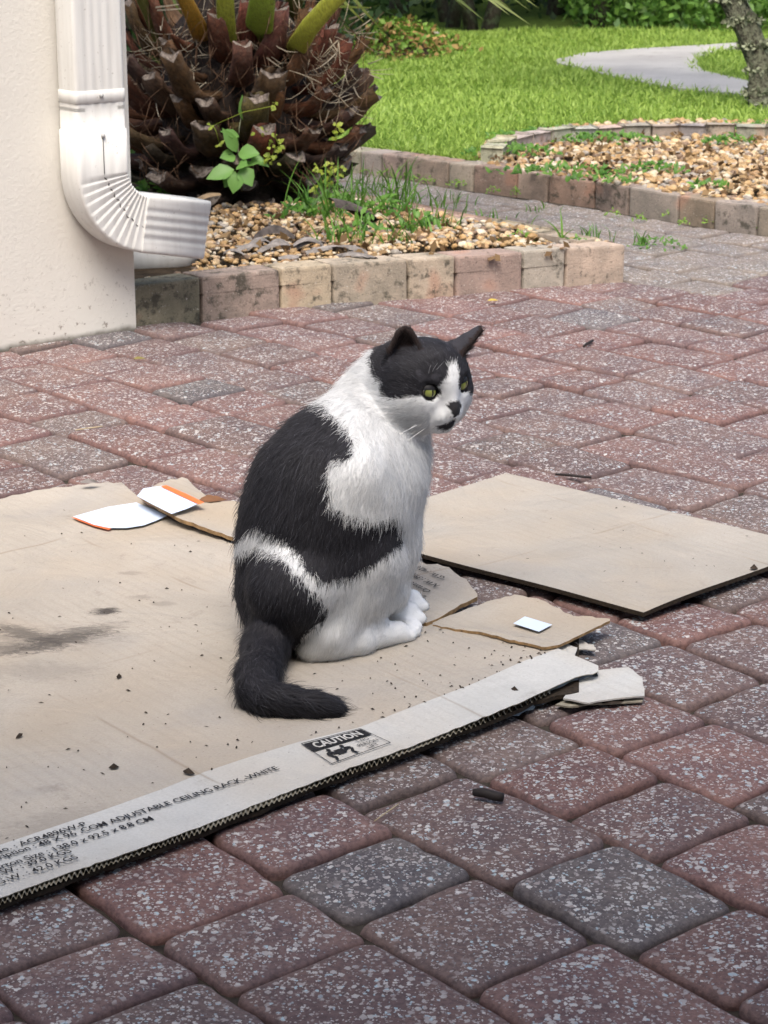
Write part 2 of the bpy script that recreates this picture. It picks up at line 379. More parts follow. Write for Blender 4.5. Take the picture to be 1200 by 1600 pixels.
conc = M('path_concrete', 0.75, 0.35); p = conc.pos()
cc = conc.mix(conc.ramp(conc.noise(p, 2.2, 5, 0.6), [(0.35, 0.0), (0.7, 1.0)]), (0.33, 0.32, 0.31), (0.46, 0.45, 0.43))
cc = conc.mix(conc.ramp(conc.noise(p, 5, 6, 0.7), [(0.60, 0.0), (0.68, 0.55)]), cc, (0.17, 0.16, 0.13))
conc.out(cc, nrm=conc.bump(conc.noise(p, 90, 3), 0.003))
PATH = [(866, 93), (872, 98), (901, 105), (955, 118), (1040, 134), (1093, 141), (1181, 149), (1330, 166), (1330, 142), (1181, 128), (1136, 118), (1099, 110), (1088, 99), (1093, 88), (1125, 77), (1165, 73.5), (1330, 67), (1330, 60), (1165, 65.5), (1093, 70), (987, 76), (907, 83)]
path = [gp(u, v, 0.075) for u, v in PATH]
poly_sheet('path', path, conc.m, 0.075, 'structure', 0.06)
BED2 = [(745, 262), (808, 270), (860, 279), (930, 290), (981, 297), (1060, 310), (1116, 316), (1320, 350), (1320, 200), (1200, 197), (1093, 196), (981, 199), (907, 202), (859, 207), (811, 214), (773, 224), (752, 238)]
bed2 = [gp(u, v, 0.055) for u, v in BED2]
poly_sheet('gravel_bed_soil', bed2, MAT['soil'], LAWN_Z - 0.012, 'structure')
bed1 = BED
poly_sheet('palm_bed_soil', [(x, y) for x, y in BED], MAT['soil'], 0.05, 'structure')

# pebbles: rounded stones of a warm river gravel
peb = M('river_pebble', 0.55, 0.4); pa = peb.n('Attribute', 0, _p={'attribute_name': 'tint'})
pn = peb.noise(peb.pos(), 120, 4, 0.65)
peb.out(peb.mix(peb.ramp(pn, [(0.3, 0.0), (0.7, 1.0)]), peb.mix(1.0, pa, (0.72, 0.68, 0.62), 'MULTIPLY'), peb.mix(1.0, pa, (1.15, 1.12, 1.1), 'MULTIPLY')), nrm=peb.bump(pn, 0.002, 0.6))
def ico(sub=1):
    bm = bmesh.new(); bmesh.ops.create_icosphere(bm, subdivisions=sub, radius=1.0)
    V = np.array([v.co[:] for v in bm.verts]); Fc = np.array([[v.index for v in f.verts] for f in bm.faces]); bm.free(); return V, Fc
IV, IF = ico(2)
PTINT = np.array([(0.52, 0.36, 0.18), (0.58, 0.44, 0.26), (0.44, 0.28, 0.12), (0.60, 0.50, 0.34), (0.38, 0.24, 0.12), (0.64, 0.57, 0.45), (0.22, 0.15, 0.10), (0.55, 0.40, 0.25), (0.36, 0.33, 0.29), (0.46, 0.31, 0.15)])
def pebbles(name, polyxy, n, zf, smin, smax, seed, label=None, darken=None):
    r = np.random.RandomState(seed); P = np.array(polyxy); lo, hi = P.min(0), P.max(0); pts = np.zeros((0, 2))
    while len(pts) < n:
        c = lo + (hi - lo) * r.rand(n * 3, 2); c = c[in_poly(c[:, 0], c[:, 1], polyxy)]
        u, v = proj(np.column_stack([c, np.full(len(c), .07)])); c = c[(u > -60) & (u < 1290)]; pts = np.vstack([pts, c])
    pts = pts[:n]; V, Q, Cc = [], [], []; nv = len(IV)
    size = smin + (smax - smin) * r.rand(n) ** 1.6
    for i in range(n):
        ax = np.array([1.0, r.uniform(.62, .95), r.uniform(.42, .75)]) * size[i] / 2
        v = IV * ax; bump = 1 + 0.16 * np.sin(IV @ r.randn(3) * 2.2 + r.rand() * 6) + 0.10 * np.sin(IV @ r.randn(3) * 4 + r.rand() * 6)
        v = v * bump[:, None]
        a = r.rand() * 6.28; tilt = r.randn() * .35; ca, sa = math.cos(a), math.sin(a); ct, st = math.cos(tilt), math.sin(tilt)
        v = v @ np.array([[1, 0, 0], [0, ct, st], [0, -st, ct]]) @ np.array([[ca, sa, 0], [-sa, ca, 0], [0, 0, 1]])
        v = v + np.array([pts[i, 0], pts[i, 1], zf(*pts[i]) + size[i] * .18 + r.rand() * .008])
        V.append(v); Q.append(IF + i * nv)
        t = PTINT[r.randint(len(PTINT))] * r.uniform(.66, 1.0); Cc.append(np.tile(t, (nv, 1)))
    me = big_mesh(name, np.vstack(V), np.vstack(Q), peb.m, True); vcol(me, 'tint', np.vstack(Cc)); o = obj(name, me); tag(o, kind='stuff'); return o
bed2xy = [(p[0], p[1]) for p in bed2]
def z_bed2(x, y): return 0.050 + 0.018 * float(noise2(x, y, 2.5, 3))
pebbles('gravel', bed2xy, 5200, z_bed2, 0.012, 0.033, 5)
pebbles('palm_bed_gravel', [tuple(gp(u, v, .075)[:2]) for u, v in [(208, 452), (330, 430), (520, 410), (710, 398), (968, 384), (850, 366), (690, 346), (600, 315), (540, 320), (340, 322), (316, 345), (318, 404), (300, 428), (208, 441)]], 2700, lambda x, y: 0.064 + 0.022 * float(noise2(x, y, 3, 4)), 0.009, 0.025, 6)

# ------------------------------------------------------------------ house wall, downspout, drain pipe
st = M('stucco', 0.9, 0.2); p = st.pos(); n = st.noise(p, 130, 4, 0.7)
zc_ = st.n('SeparateXYZ', 2, i0=p)
cl = st.mix(st.ramp(st.noise(p, 1.3, 3), [(0.3, 0.0), (0.7, 1.0)]), (0.64, 0.612, 0.555), (0.70, 0.672, 0.61))
spl = st.math('MULTIPLY', st.ramp(st.noise(p, 75, 3, 0.75), [(0.60, 0.0), (0.66, 1.0)]), st.ramp(zc_, [(0.0, 1.0), (0.16, 0.12), (0.3, 0.0)]))
cl = st.mix(st.math('MULTIPLY', spl, 0.8), cl, (0.16, 0.12, 0.09))
base = st.ramp(st.math('ADD', zc_, st.math('MULTIPLY', st.noise(p, 22, 3), 0.02)), [(0.010, 0.85), (0.022, 0.0)])
cl = st.mix(base, cl, (0.07, 0.06, 0.04))
st.out(cl, nrm=st.bump(n, 0.0016, 0.7))
wd = (wall_b - wall_a)[:2]; wd = wd / np.linalg.norm(wd); wnm = np.array([wd[1], -wd[0]])     # along the wall (to its corner), out of the wall
corner_w = wall_b[:2]
def W(a, n_, z): q = corner_w - wd * a + wnm * n_; return np.array([q[0], q[1], z])
hw = thing('house_wall', 'cream stucco house wall with mud splashes along its foot', 'wall', tuple(W(0, 0, 0)))
bm = bmesh.new(); bmesh.ops.create_cube(bm, size=1)
for v in bm.verts: v.co = Vector(W(2.6 * (0.5 - v.co.x), -0.25 * (0.5 - v.co.y), -0.05 + 2.75 * (v.co.z + .5)))
bmesh.ops.bevel(bm, geom=[e for e in bm.edges if abs((e.verts[0].co - e.verts[1].co).z) > 1], offset=0.012, segments=3, affect='EDGES')
bmesh.ops.recalc_face_normals(bm, faces=bm.faces)
me = bpy.data.meshes.new('stucco_face'); bm.to_mesh(me); bm.free(); me.materials.append(st.m); obj('stucco_face', me, hw)

wp = M('white_painted_metal', 0.52, 0.4); p = wp.pos(); n = wp.noise(p, 5, 4); n2 = wp.noise(wp.n('VectorMath', 0, _p={'operation': 'MULTIPLY'}, i0=p, i1=(60, 60, 5)), 1.0, 3)
c = wp.mix(wp.ramp(n2, [(0.42, 0.0), (0.70, 0.45)]), (0.68, 0.67, 0.635), (0.50, 0.48, 0.44))
c = wp.mix(wp.ramp(wp.noise(p, 150, 3), [(0.66, 0.0), (0.72, 0.7)]), c, (0.30, 0.27, 0.23))
wp.out(c, nrm=wp.bump(n, 0.002, 0.3))
dark = plain('dark_gap', (0.02, 0.018, 0.016), 0.9, 0.1)
screw_m = plain('zinc_screw', (0.35, 0.35, 0.34), 0.4, 0.5)
PW, PD, PG, PA = 0.112, 0.070, 0.010, 0.055      # width, depth, gap to the wall, distance of the near side to the corner
RC = 0.112
e2w, e1w = np.array([wd[0], wd[1], 0.0]), np.array([wnm[0], wnm[1], 0.0])
P0 = W(PA + PW / 2, PG + PD / 2, 0.345)
def section(grow=0.0, crimp=0.0, flute=0.0022):    # list of (a along e2/radial, b along normal); flutes on the front face
    hw_, hd = PW / 2 + grow, PD / 2 + grow; pts = []; r = 0.007
    for sx, sy, a0 in ((1, 1, 0), (-1, 1, 90), (-1, -1, 180), (1, -1, 270)):
        for k in range(4): a = R(a0 + 30 * k); pts.append([sx * (hw_ - r) + r * math.cos(a), sy * (hd - r) + r * math.sin(a), 0])
        if a0 == 0:
            for k in range(1, 25):
                t = k / 25; x = (hw_ - r) * (1 - 2 * t); f = -flute * (0.5 - 0.5 * math.cos(2 * math.pi * ((x / (PW) + .5) * 6))) if 0.08 < t < .92 else 0
                pts.append([x, hd + f, 1])
    return np.array(pts)
def sweep(name, frames, secs, mats, cap=False):
    V = []; n = len(secs[0])
    for (o_, ax, bx), s in zip(frames, secs): V += [o_ + ax * q[0] + bx * q[1] for q in s]
    Fc = []
    for k in range(len(frames) - 1):
        for i in range(n): j = (i + 1) % n; Fc.append((k * n + i, k * n + j, (k + 1) * n + j, (k + 1) * n + i))
    if cap: Fc.append(tuple(range(n))); Fc.append(tuple(range(len(V) - n, len(V))))
    me = mesh(name, V, Fc, mats); 
    bm = bmesh.new(); bm.from_mesh(me); bmesh.ops.recalc_face_normals(bm, faces=bm.faces); bm.to_mesh(me); bm.free(); return me
ds = thing('downspout', 'white fluted metal downspout with a crimped elbow, fixed to the corner of the cream wall', 'downspout', tuple(P0))
zs = [2.55, 0.60, 0.475]
obj('pipe', sweep('pipe', [(P0 + np.array([0, 0, z - P0[2]]), e2w, e1w) for z in (2.55, 1.5, 0.468)], [section(flute=0.0012)] * 3, wp.m), ds)
obj('strap', sweep('strap', [(P0 + np.array([0, 0, z - P0[2]]), e2w, e1w) for z in (0.508, 0.507, 0.484, 0.483)], [section(0.000, flute=0), section(0.0014, flute=0), section(0.0014, flute=0), section(0.0, flute=0)], wp.m), ds)
fr, se = [], []
def bend(phi): C = P0 + e2w * RC; return C - e2w * RC * math.cos(phi) - np.array([0, 0, 1]) * RC * math.sin(phi), e2w * math.cos(phi) + np.array([0, 0, 1]) * math.sin(phi)
for z in (0.475, 0.430, 0.429, 0.345): 
    fr.append((P0 + np.array([0, 0, z - P0[2]]), e2w, e1w)); se.append(section(0.0 if z > .4295 else 0.0025, flute=0.0006))
PHI = R(79); NB = 80
for k in range(1, NB + 1):
    phi = PHI * k / NB; o_, ax = bend(phi); s = section(0.0025, flute=0.0)
    saw = (k / NB * 11.0) % 1.0; saw = (saw ** 1.6)
    fac = np.clip((s[:, 0] + PW / 2) / PW, 0, 1)              # 1 towards the inside of the bend
    s2 = s.copy(); amp = 0.0055 * (0.30 + 0.70 * fac) * math.sin(min(1, k / 8, (NB - k) / 5 + .1) * math.pi / 2)
    s2[:, 1] -= np.sign(s[:, 1]) * amp * saw * (np.abs(s[:, 0]) < PW * .47)
    s2[s[:, 0] > PW * .45, 0] -= 0.004 * saw
    fr.append((o_, ax, e1w)); se.append(s2)
obj('elbow', sweep('elbow', fr, se, wp.m), ds)
o_, ax = bend(PHI); tg = e2w * math.sin(PHI) - np.array([0, 0, 1]) * math.cos(PHI)
ol = [(o_ + tg * t, ax, e1w) for t in (-0.002, 0.0, 0.003, 0.152, 0.152, 0.03)]
obj('outlet', sweep('outlet', ol, [section(0.0), section(0.0035, flute=0), section(0.0036, flute=0.003), section(0.0045, flute=0.003), section(0.002, flute=0.003), section(0.001, flute=.003)], wp.m), ds)
def uvball(name, c, r, m, parent, seg=10):
    bm = bmesh.new(); bmesh.ops.create_uvsphere(bm, u_segments=seg, v_segments=seg // 2 + 1, radius=r); bmesh.ops.translate(bm, verts=bm.verts, vec=c)
    me = bpy.data.meshes.new(name); bm.to_mesh(me); bm.free(); me.materials.append(m); me.polygons.foreach_set('use_smooth', [True] * len(me.polygons)); return obj(name, me, parent)
uvball('screw', Vector(P0 + e1w * (PD / 2 + .003) + np.array([0, 0, 0.152])), 0.0045, screw_m, ds)
uvball('screw', Vector(P0 + e1w * (PD / 2 + .003) + np.array([0, 0, 0.074])), 0.0050, screw_m, ds)
def tube(name, pts, rad, m, parent=None, sides=6, mk=True):
    pts = [np.array(p, float) for p in pts]; n = len(pts); V = []; Fc = []
    rads = rad if hasattr(rad, '__len__') else [rad] * n
    up = np.array([0.13, 0.31, 0.94])
    for i, p in enumerate(pts):
        t = pts[min(i + 1, n - 1)] - pts[max(i - 1, 0)]; t = t / (np.linalg.norm(t) + 1e-9)
        a = np.cross(t, up); a /= (np.linalg.norm(a) + 1e-9); b = np.cross(t, a)
        for k in range(sides): th = 2 * math.pi * k / sides; V.append(p + (a * math.cos(th) + b * math.sin(th)) * rads[i])
    for i in range(n - 1):
        for k in range(sides): Fc.append((i * sides + k, i * sides + (k + 1) % sides, (i + 1) * sides + (k + 1) % sides, (i + 1) * sides + k))
    Fc.append(tuple(reversed(range(sides)))); Fc.append(tuple(range((n - 1) * sides, n * sides)))
    return obj(name, mesh(name, V, Fc, m), parent) if mk else (V, Fc)
seam = [P0 + e1w * (PD / 2 + .0022) + np.array([0, 0, z]) for z in (0.07, 0.03, 0.0)]
for k in range(4, NB + 1, 4):
    o_, ax = bend(PHI * k / NB); seam.append(o_ + e1w * (PD / 2 + 0.0005) + ax * (0.012 * math.sin(k * .05) + .003 * math.sin(k * 1.1)))
tube('seam', seam, 0.0011, dark, ds, 5)
# drain stub
dp = thing('drain_pipe', 'short white round drain pipe lying under the downspout outlet', 'pipe', tuple(W(0, .02, .05)))
pc = gp(196, 398, 0.075); pe_ = gp(312, 390, 0.080); d = pe_ - pc; fr, se = [], []
d = d / np.linalg.norm(d); bx = np.cross(d, [0, 0, 1]); bx /= np.linalg.norm(bx); cx_ = np.cross(bx, d)
circ = np.array([[math.cos(a), math.sin(a), 0] for a in np.linspace(0, 2 * math.pi, 29)[:-1]])
Lp = np.linalg.norm(pe_ - pc)
for t, r_ in ((-0.02, 0.054), (Lp * .62, 0.054), (Lp * .80, .049), (Lp * .93, .033), (Lp, .012)):
    fr.append((pc + d * t + np.array([0, 0, (0.046 - r_) * .3]), bx, cx_)); se.append(circ * r_)
obj('pipe_body', sweep('pipe_body', fr, se, wp.m, True), dp)

# ------------------------------------------------------------------ palm
bk = M('palm_boot_fibre', 0.75, 0.3); p = bk.objco(); ob = bk.n('ObjectInfo', 1)
stre = bk.n('VectorMath', 0, _p={'operation': 'MULTIPLY'}, i0=p, i1=(140, 140, 12))
n1 = bk.noise(stre, 1.0, 4, 0.7); n2 = bk.noise(p, 38, 4)
c = bk.mix(bk.ramp(n1, [(0.3, 0.0), (0.7, 1.0)]), bk.mix(1.0, ob, (0.35, 0.33, 0.32), 'MULTIPLY'), bk.mix(1.0, ob, (1.35, 1.25, 1.15), 'MULTIPLY'))
c = bk.mix(bk.ramp(n2, [(0.52, 0.0), (0.72, 0.5)]), c, (0.17, 0.14, 0.11))
bk.out(c, nrm=bk.bump(n1, 0.004, 0.9))
cutm = M('cut_boot_end', 0.85, 0.2); p = cutm.objco(); nn = cutm.noise(p, 90, 4, 0.75)
cutm.out(cutm.mix(cutm.ramp(nn, [(0.35, 0.0), (0.65, 1.0)]), (0.055, 0.042, 0.034), (0.30, 0.25, 0.21)), nrm=cutm.bump(nn, 0.004, 1.0))
def boot_mesh(L, w0, w1, th, curl, seed):    # grows along +Z, outside faces +X; bends outwards first, then up
    r = random.Random(seed); NS, NR = 8, 10; V = []; Fc = []; fm = []
    for i in range(NS):
        t = i / (NS - 1); w = w0 + (w1 - w0) * t ** 0.7; h = th * (1.0 - 0.25 * t) * (1 + .12 * math.sin(5 * t + seed))
        x0 = curl * (t - 0.5) ** 2 * L - curl * .25 * L; z0 = L * t
        for k in range(NR):
            a = 2 * math.pi * k / NR; y = w / 2 * math.cos(a); x = h / 2 * math.sin(a) + 0.30 * h * (1 - (2 * y / w) ** 2) + r.uniform(-.0035, .0035)
            V.append((x0 + x, y + r.uniform(-.003, .003), z0 + (r.uniform(-.012, .012) + 0.35 * x if i == NS - 1 else 0)))
    for i in range(NS - 1):
        for k in range(NR): Fc.append((i * NR + k, i * NR + (k + 1) % NR, (i + 1) * NR + (k + 1) % NR, (i + 1) * NR + k)); fm.append(0)
    lo = len(V); base = (NS - 1) * NR
    for k in range(NR): q = V[base + k]; V.append((q[0] * .8 + V[base][0] * .0 + 0.0 + (sum(V[base + j][0] for j in range(NR)) / NR) * .2, q[1] * .72, q[2] - 0.004))
    for k in range(NR): Fc.append((base + k, base + (k + 1) % NR, lo + (k + 1) % NR, lo + k)); fm.append(1)
    cx = sum(V[base + j][0] for j in range(NR)) / NR; V.append((cx, 0, L - 0.012 + r.uniform(-.008, .004))); c_ = len(V) - 1
    for k in range(NR): Fc.append((lo + k, lo + (k + 1) % NR, c_)); fm.append(1)
    return mesh('boot', V, Fc, [bk.m, cutm.m], True, fm)
PALM = gp(385, 318, 0.06); PALM[1] += 0.16; PALM[0] = pp(371, 200, PALM[1])[0]
palm = thing('palm_tree', 'stubby palm with a dark rough trunk of cut frond boots, standing in the kerbed bed', 'palm', tuple(PALM))
V, Fc = [], []; NZ, NA = 12, 24
for i in range(NZ):
    z = 0.03 + 0.72 * i / (NZ - 1); rr = 0.150 + 0.055 * math.sin(math.pi * min(1, i / 8.0)) - 0.075 * max(0, (i - 7) / 4.0)
    for k in range(NA): a = 2 * math.pi * k / NA; q = rr * (1 + .10 * math.sin(k * 2.7 + i * 1.9)); V.append((PALM[0] + q * math.cos(a), PALM[1] + q * math.sin(a), z))
for i in range(NZ - 1):
    for k in range(NA): Fc.append((i * NA + k, i * NA + (k + 1) % NA, (i + 1) * NA + (k + 1) % NA, (i + 1) * NA + k))
Fc.append(tuple(range((NZ - 1) * NA, NZ * NA)))
o = obj('trunk', mesh('trunk', V, Fc, bk.m), palm); o.color = (0.030, 0.022, 0.018, 1)
BM = [boot_mesh(0.15, 0.095, 0.062, 0.042, -0.7, s) for s in range(4)] + [boot_mesh(0.19, 0.095, 0.050, 0.040, -0.9, s) for s in range(4, 8)] + [boot_mesh(0.24, 0.085, 0.042, 0.034, -1.0, s) for s in range(8, 12)]
br = random.Random(5); NBOOT = 116
for i in range(NBOOT):
    t = i / (NBOOT - 1); az = i * 2.39996 + br.uniform(-.12, .12); z = 0.05 + 0.44 * t ** 0.92
    rr = 0.115 + 0.055 * math.sin(math.pi * min(1, t * 1.15)) - 0.03 * t
    tilt = R(98 - 42 * t + br.uniform(-10, 10))                  # from vertical: lower ones droop, upper ones stand
    sc = br.uniform(0.85, 1.2) * (0.85 + .25 * math.sin(math.pi * t)); me = BM[(0 if t < .3 else 4 if t < .7 else 8) + br.randrange(4)]
    ax = Vector((math.cos(az), math.sin(az), 0)); zax = (Vector((0, 0, 1)) * math.cos(tilt) + ax * math.sin(tilt)).normalized()
    yax = zax.cross(ax if abs(zax.dot(ax)) < .97 else Vector((0, 0, -1))).normalized(); xax = yax.cross(zax).normalized()
    Rm = Matrix((xax, yax, zax)).transposed().to_4x4()
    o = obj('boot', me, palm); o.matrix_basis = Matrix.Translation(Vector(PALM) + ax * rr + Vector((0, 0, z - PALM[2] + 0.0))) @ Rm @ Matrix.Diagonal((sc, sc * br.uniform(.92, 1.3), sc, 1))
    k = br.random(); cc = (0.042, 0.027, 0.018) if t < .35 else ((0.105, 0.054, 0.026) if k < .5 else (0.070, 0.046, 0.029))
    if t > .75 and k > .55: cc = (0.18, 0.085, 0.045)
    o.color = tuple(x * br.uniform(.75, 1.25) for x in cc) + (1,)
# frond stems
fs = M('frond_stem_skin', 0.42, 0.45); p = fs.pos(); ob = fs.n('ObjectInfo', 1); zz = fs.n('SeparateXYZ', 2, i0=p)
nz_ = fs.math('ADD', zz, fs.math('MULTIPLY', fs.noise(p, 14, 3), 0.16))
c = fs.mix(fs.ramp(nz_, [(0.46, 0.0), (0.56, 1.0)]), (0.20, 0.10, 0.035), ob)
c = fs.mix(fs.ramp(fs.noise(p, 60, 4, .7), [(0.60, 0.0), (0.70, 0.7)]), c, (0.10, 0.05, 0.02))
rib = fs.noise(fs.n('VectorMath', 0, _p={'operation': 'MULTIPLY'}, i0=p, i1=(260, 260, 14)), 1.0, 3, .6); c = fs.mix(fs.ramp(rib, [(.35, .45), (.6, 0.0)]), c, (.10, .11, .02)); fs.out(c, nrm=fs.bump(rib, 0.003))
def stem_tube(name, pts, widths, col, parent, flat=0.55):
    pts = [np.array(q, float) for q in pts]; n = len(pts); V = []; Fc = []; NR = 12
    view = np.array([0, -1.0, 0.15])
    for i, q in enumerate(pts):
        t = pts[min(i + 1, n - 1)] - pts[max(i - 1, 0)]; t /= np.linalg.norm(t); a = np.cross(t, view); a /= np.linalg.norm(a); b = np.cross(a, t)
        for k in range(NR):
            th = 2 * math.pi * k / NR; ca, sa = math.cos(th), math.sin(th)
            V.append(q + a * ca * widths[i] / 2 + b * (sa * widths[i] / 2 * flat - (0.10 * widths[i] * (1 - ca * ca) if sa > 0 else 0)))
    for i in range(n - 1):
        for k in range(NR): Fc.append((i * NR + k, i * NR + (k + 1) % NR, (i + 1) * NR + (k + 1) % NR, (i + 1) * NR + k))
    Fc.append(tuple(range((n - 1) * NR, n * NR)))
    o = obj(name, mesh(name, V, Fc, fs.m), parent); o.color = tuple(col) + (1,); return o
PY = PALM[1]
STEMS = [([(360, 110), (355, 60), (352, 10), (350, -60), (345, -260), (330, -600)], [.060, .050, .046, .042, .036, .024], (0.30, 0.33, 0.04), -.20),
         ([(322, 72), (312, 48), (297, 15), (280, -20), (230, -110), (120, -330)], [.056, .050, .040, .036, .03, .018], (0.42, 0.22, 0.03), -.20),
         ([(400, 75), (405, 40), (410, 0), (414, -50), (420, -260), (440, -640)], [.074, .074, .066, .056, .044, .026], (0.24, 0.34, 0.04), -.22),
         ([(455, 95), (466, 70), (484, 42), (512, 10), (560, -40), (760, -220)], [.060, .054, .050, .046, .040, .022], (0.36, 0.37, 0.045), -.22),
         ([(268, 110), (252, 60), (235, 20), (215, -20), (120, -160), (-60, -360)], [.05, .045, .04, .036, .03, .018], (0.18, 0.19, 0.05), -.08),
         ([(440, 60), (452, 20), (470, -20), (500, -120), (560, -300), (640, -560)], [.05, .05, .045, .04, .032, .02], (0.12, 0.14, 0.04), .08)]
leafm = leaf_mat('palm_leaflet', (0.05, 0.10, 0.015), (0.20, 0.24, 0.05), 0.4, 0.3)
drym = leaf_mat('dry_palm_leaflet', (0.32, 0.26, 0.17), (0.55, 0.48, 0.36), 0.7, 0.2)
for k, (px, wds, col, dy) in enumerate(STEMS):
    pts = [pp(u, v, PY + dy - 0.05 * i + (.16 if i == 0 else 0)) for i, (u, v) in enumerate(px)]
    so = stem_tube('frond_stem', pts, wds, col, palm)
    Vl, Fl = [], []; r = random.Random(k)      # leaflets along the outer, higher part of the stem
    for i in range(26):
        t = 4.15 + .82 * i / 26; a, f = int(min(4, t)), t - int(min(4, t)); q = pts[a] * (1 - f) + pts[a + 1] * f; dr = pts[a + 1] - pts[a]; dr = dr / np.linalg.norm(dr)
        for sgn in (-1, 1):
            side = np.cross(dr, [0, -1, .2]) * sgn; side = side / np.linalg.norm(side); L = r.uniform(.22, .38); dv = side * .8 + dr * .55 + np.array([0, r.uniform(-.2, .2), 0]); dv = dv / np.linalg.norm(dv)
            wv = np.cross(dv, [0.2, -1, .3]); wv = wv / np.linalg.norm(wv) * 0.009; b = len(Vl)
            m1 = q + dv * L * .5 + np.array([0, 0, -.01]); tp = q + dv * L + np.array([0, 0, -.08]); Vl += [q - wv * .4, q + wv * .4, m1 + wv, m1 - wv, tp]; Fl += [(b, b + 1, b + 2, b + 3), (b + 3, b + 2, b + 4)]
    o = obj('leaflets', mesh('leaflets', Vl, Fl, leafm), so); tag(o, kind='stuff')
# loose dry fibres and spines between the boots
Vl, Fl = [], []; r = random.Random(77)
def strand(px0, px1, dy, w, sag=0.0, Vl=Vl, Fl=Fl, Y=None):
    a = pp(px0[0], px0[1], (Y or PY) + dy); b_ = pp(px1[0], px1[1], (Y or PY) + dy - .02); n = 5; d_ = b_ - a; wv = np.cross(d_, [0, -1, 0.1]); wv = wv / (np.linalg.norm(wv) + 1e-9) * w; base = len(Vl)
    for i in range(n): t = i / (n - 1); q = a + d_ * t + np.array([0, -.02 * math.sin(math.pi * t), -sag * math.sin(math.pi * t)]); k = (1 - .7 * t); Vl.append(q - wv * k); Vl.append(q + wv * k)
    for i in range(n - 1): Fl.append((base + 2 * i, base + 2 * i + 1, base + 2 * i + 3, base + 2 * i + 2))
for i in range(240):
    u0 = r.uniform(225, 560); v0 = r.uniform(40, 190) - 60 * (abs(u0 - 390) < 90); L = r.uniform(20, 75); a = r.uniform(0, 6.28)
    strand((u0, v0), (u0 + L * math.cos(a), v0 + L * .7 * math.sin(a)), r.uniform(-.24, -.08), r.uniform(.0006, .0018), r.uniform(-.01, .03))
o = obj('fibre', mesh('fibre', Vl, Fl, drym), palm); tag(o, kind='stuff')
fibm = plain('brown_palm_fibre', (.13, .075, .045), .8, .2, .5, 60); Vb, Fb = [], []
for i in range(520):
    u0 = r.uniform(215, 575); v0 = r.uniform(20, 300); L = r.uniform(15, 60); a = r.uniform(-2.6, -.5); strand((u0, v0), (u0 + L * math.cos(a), v0 + L * math.sin(a)), r.uniform(-.30, -.10), r.uniform(.0005, .0016), r.uniform(-.01, .02), Vb, Fb)
obj('brown_fibre', mesh('brown_fibre', Vb, Fb, fibm), palm)['kind'] = 'stuff'
Vl2, Fl2 = [], []
for a, b, w in [((565, 55), (592, 62), .002), ((552, 48), (580, 30), .0025), ((556, 52), (590, 50), .002), ((545, 40), (572, 22), .002), ((575, 100), (598, 90), .002), ((575, 110), (612, 107), .0012), ((578, 113), (615, 116), .0012), ((576, 115), (600, 124), .002), ((545, 30), (576, 18), .003), ((520, 8), (580, 12), .003)]: strand(a, b, -.08, w, 0, Vl2, Fl2)
obj('dry_spines', mesh('dry_spines', Vl2, Fl2, drym), palm)['kind'] = 'stuff'
Vl3, Fl3 = [], []
for a, b in [((508, 8), (578, 12)), ((530, -6), (568, 34)), ((548, -8), (600, 50)), ((270, -5), (284, 22))]: strand(a, b, -.15, .005, 0, Vl3, Fl3)
obj('green_leaflets', mesh('green_leaflets', Vl3, Fl3, leafm), palm)['kind'] = 'stuff'
for a, b in [((325, 15), (440, 100)), ((395, 72), (448, 112)), ((330, 40), (376, 90)), ((235, 12), (290, 5)), ((238, 16), (300, 12)), ((405, 85), (440, 62))]:
    Va, Fa = [], []; strand(a, b, -.20, .0028, 0, Va, Fa); obj('dry_leaflet', mesh('dry_leaflet', Va, Fa, drym), palm)

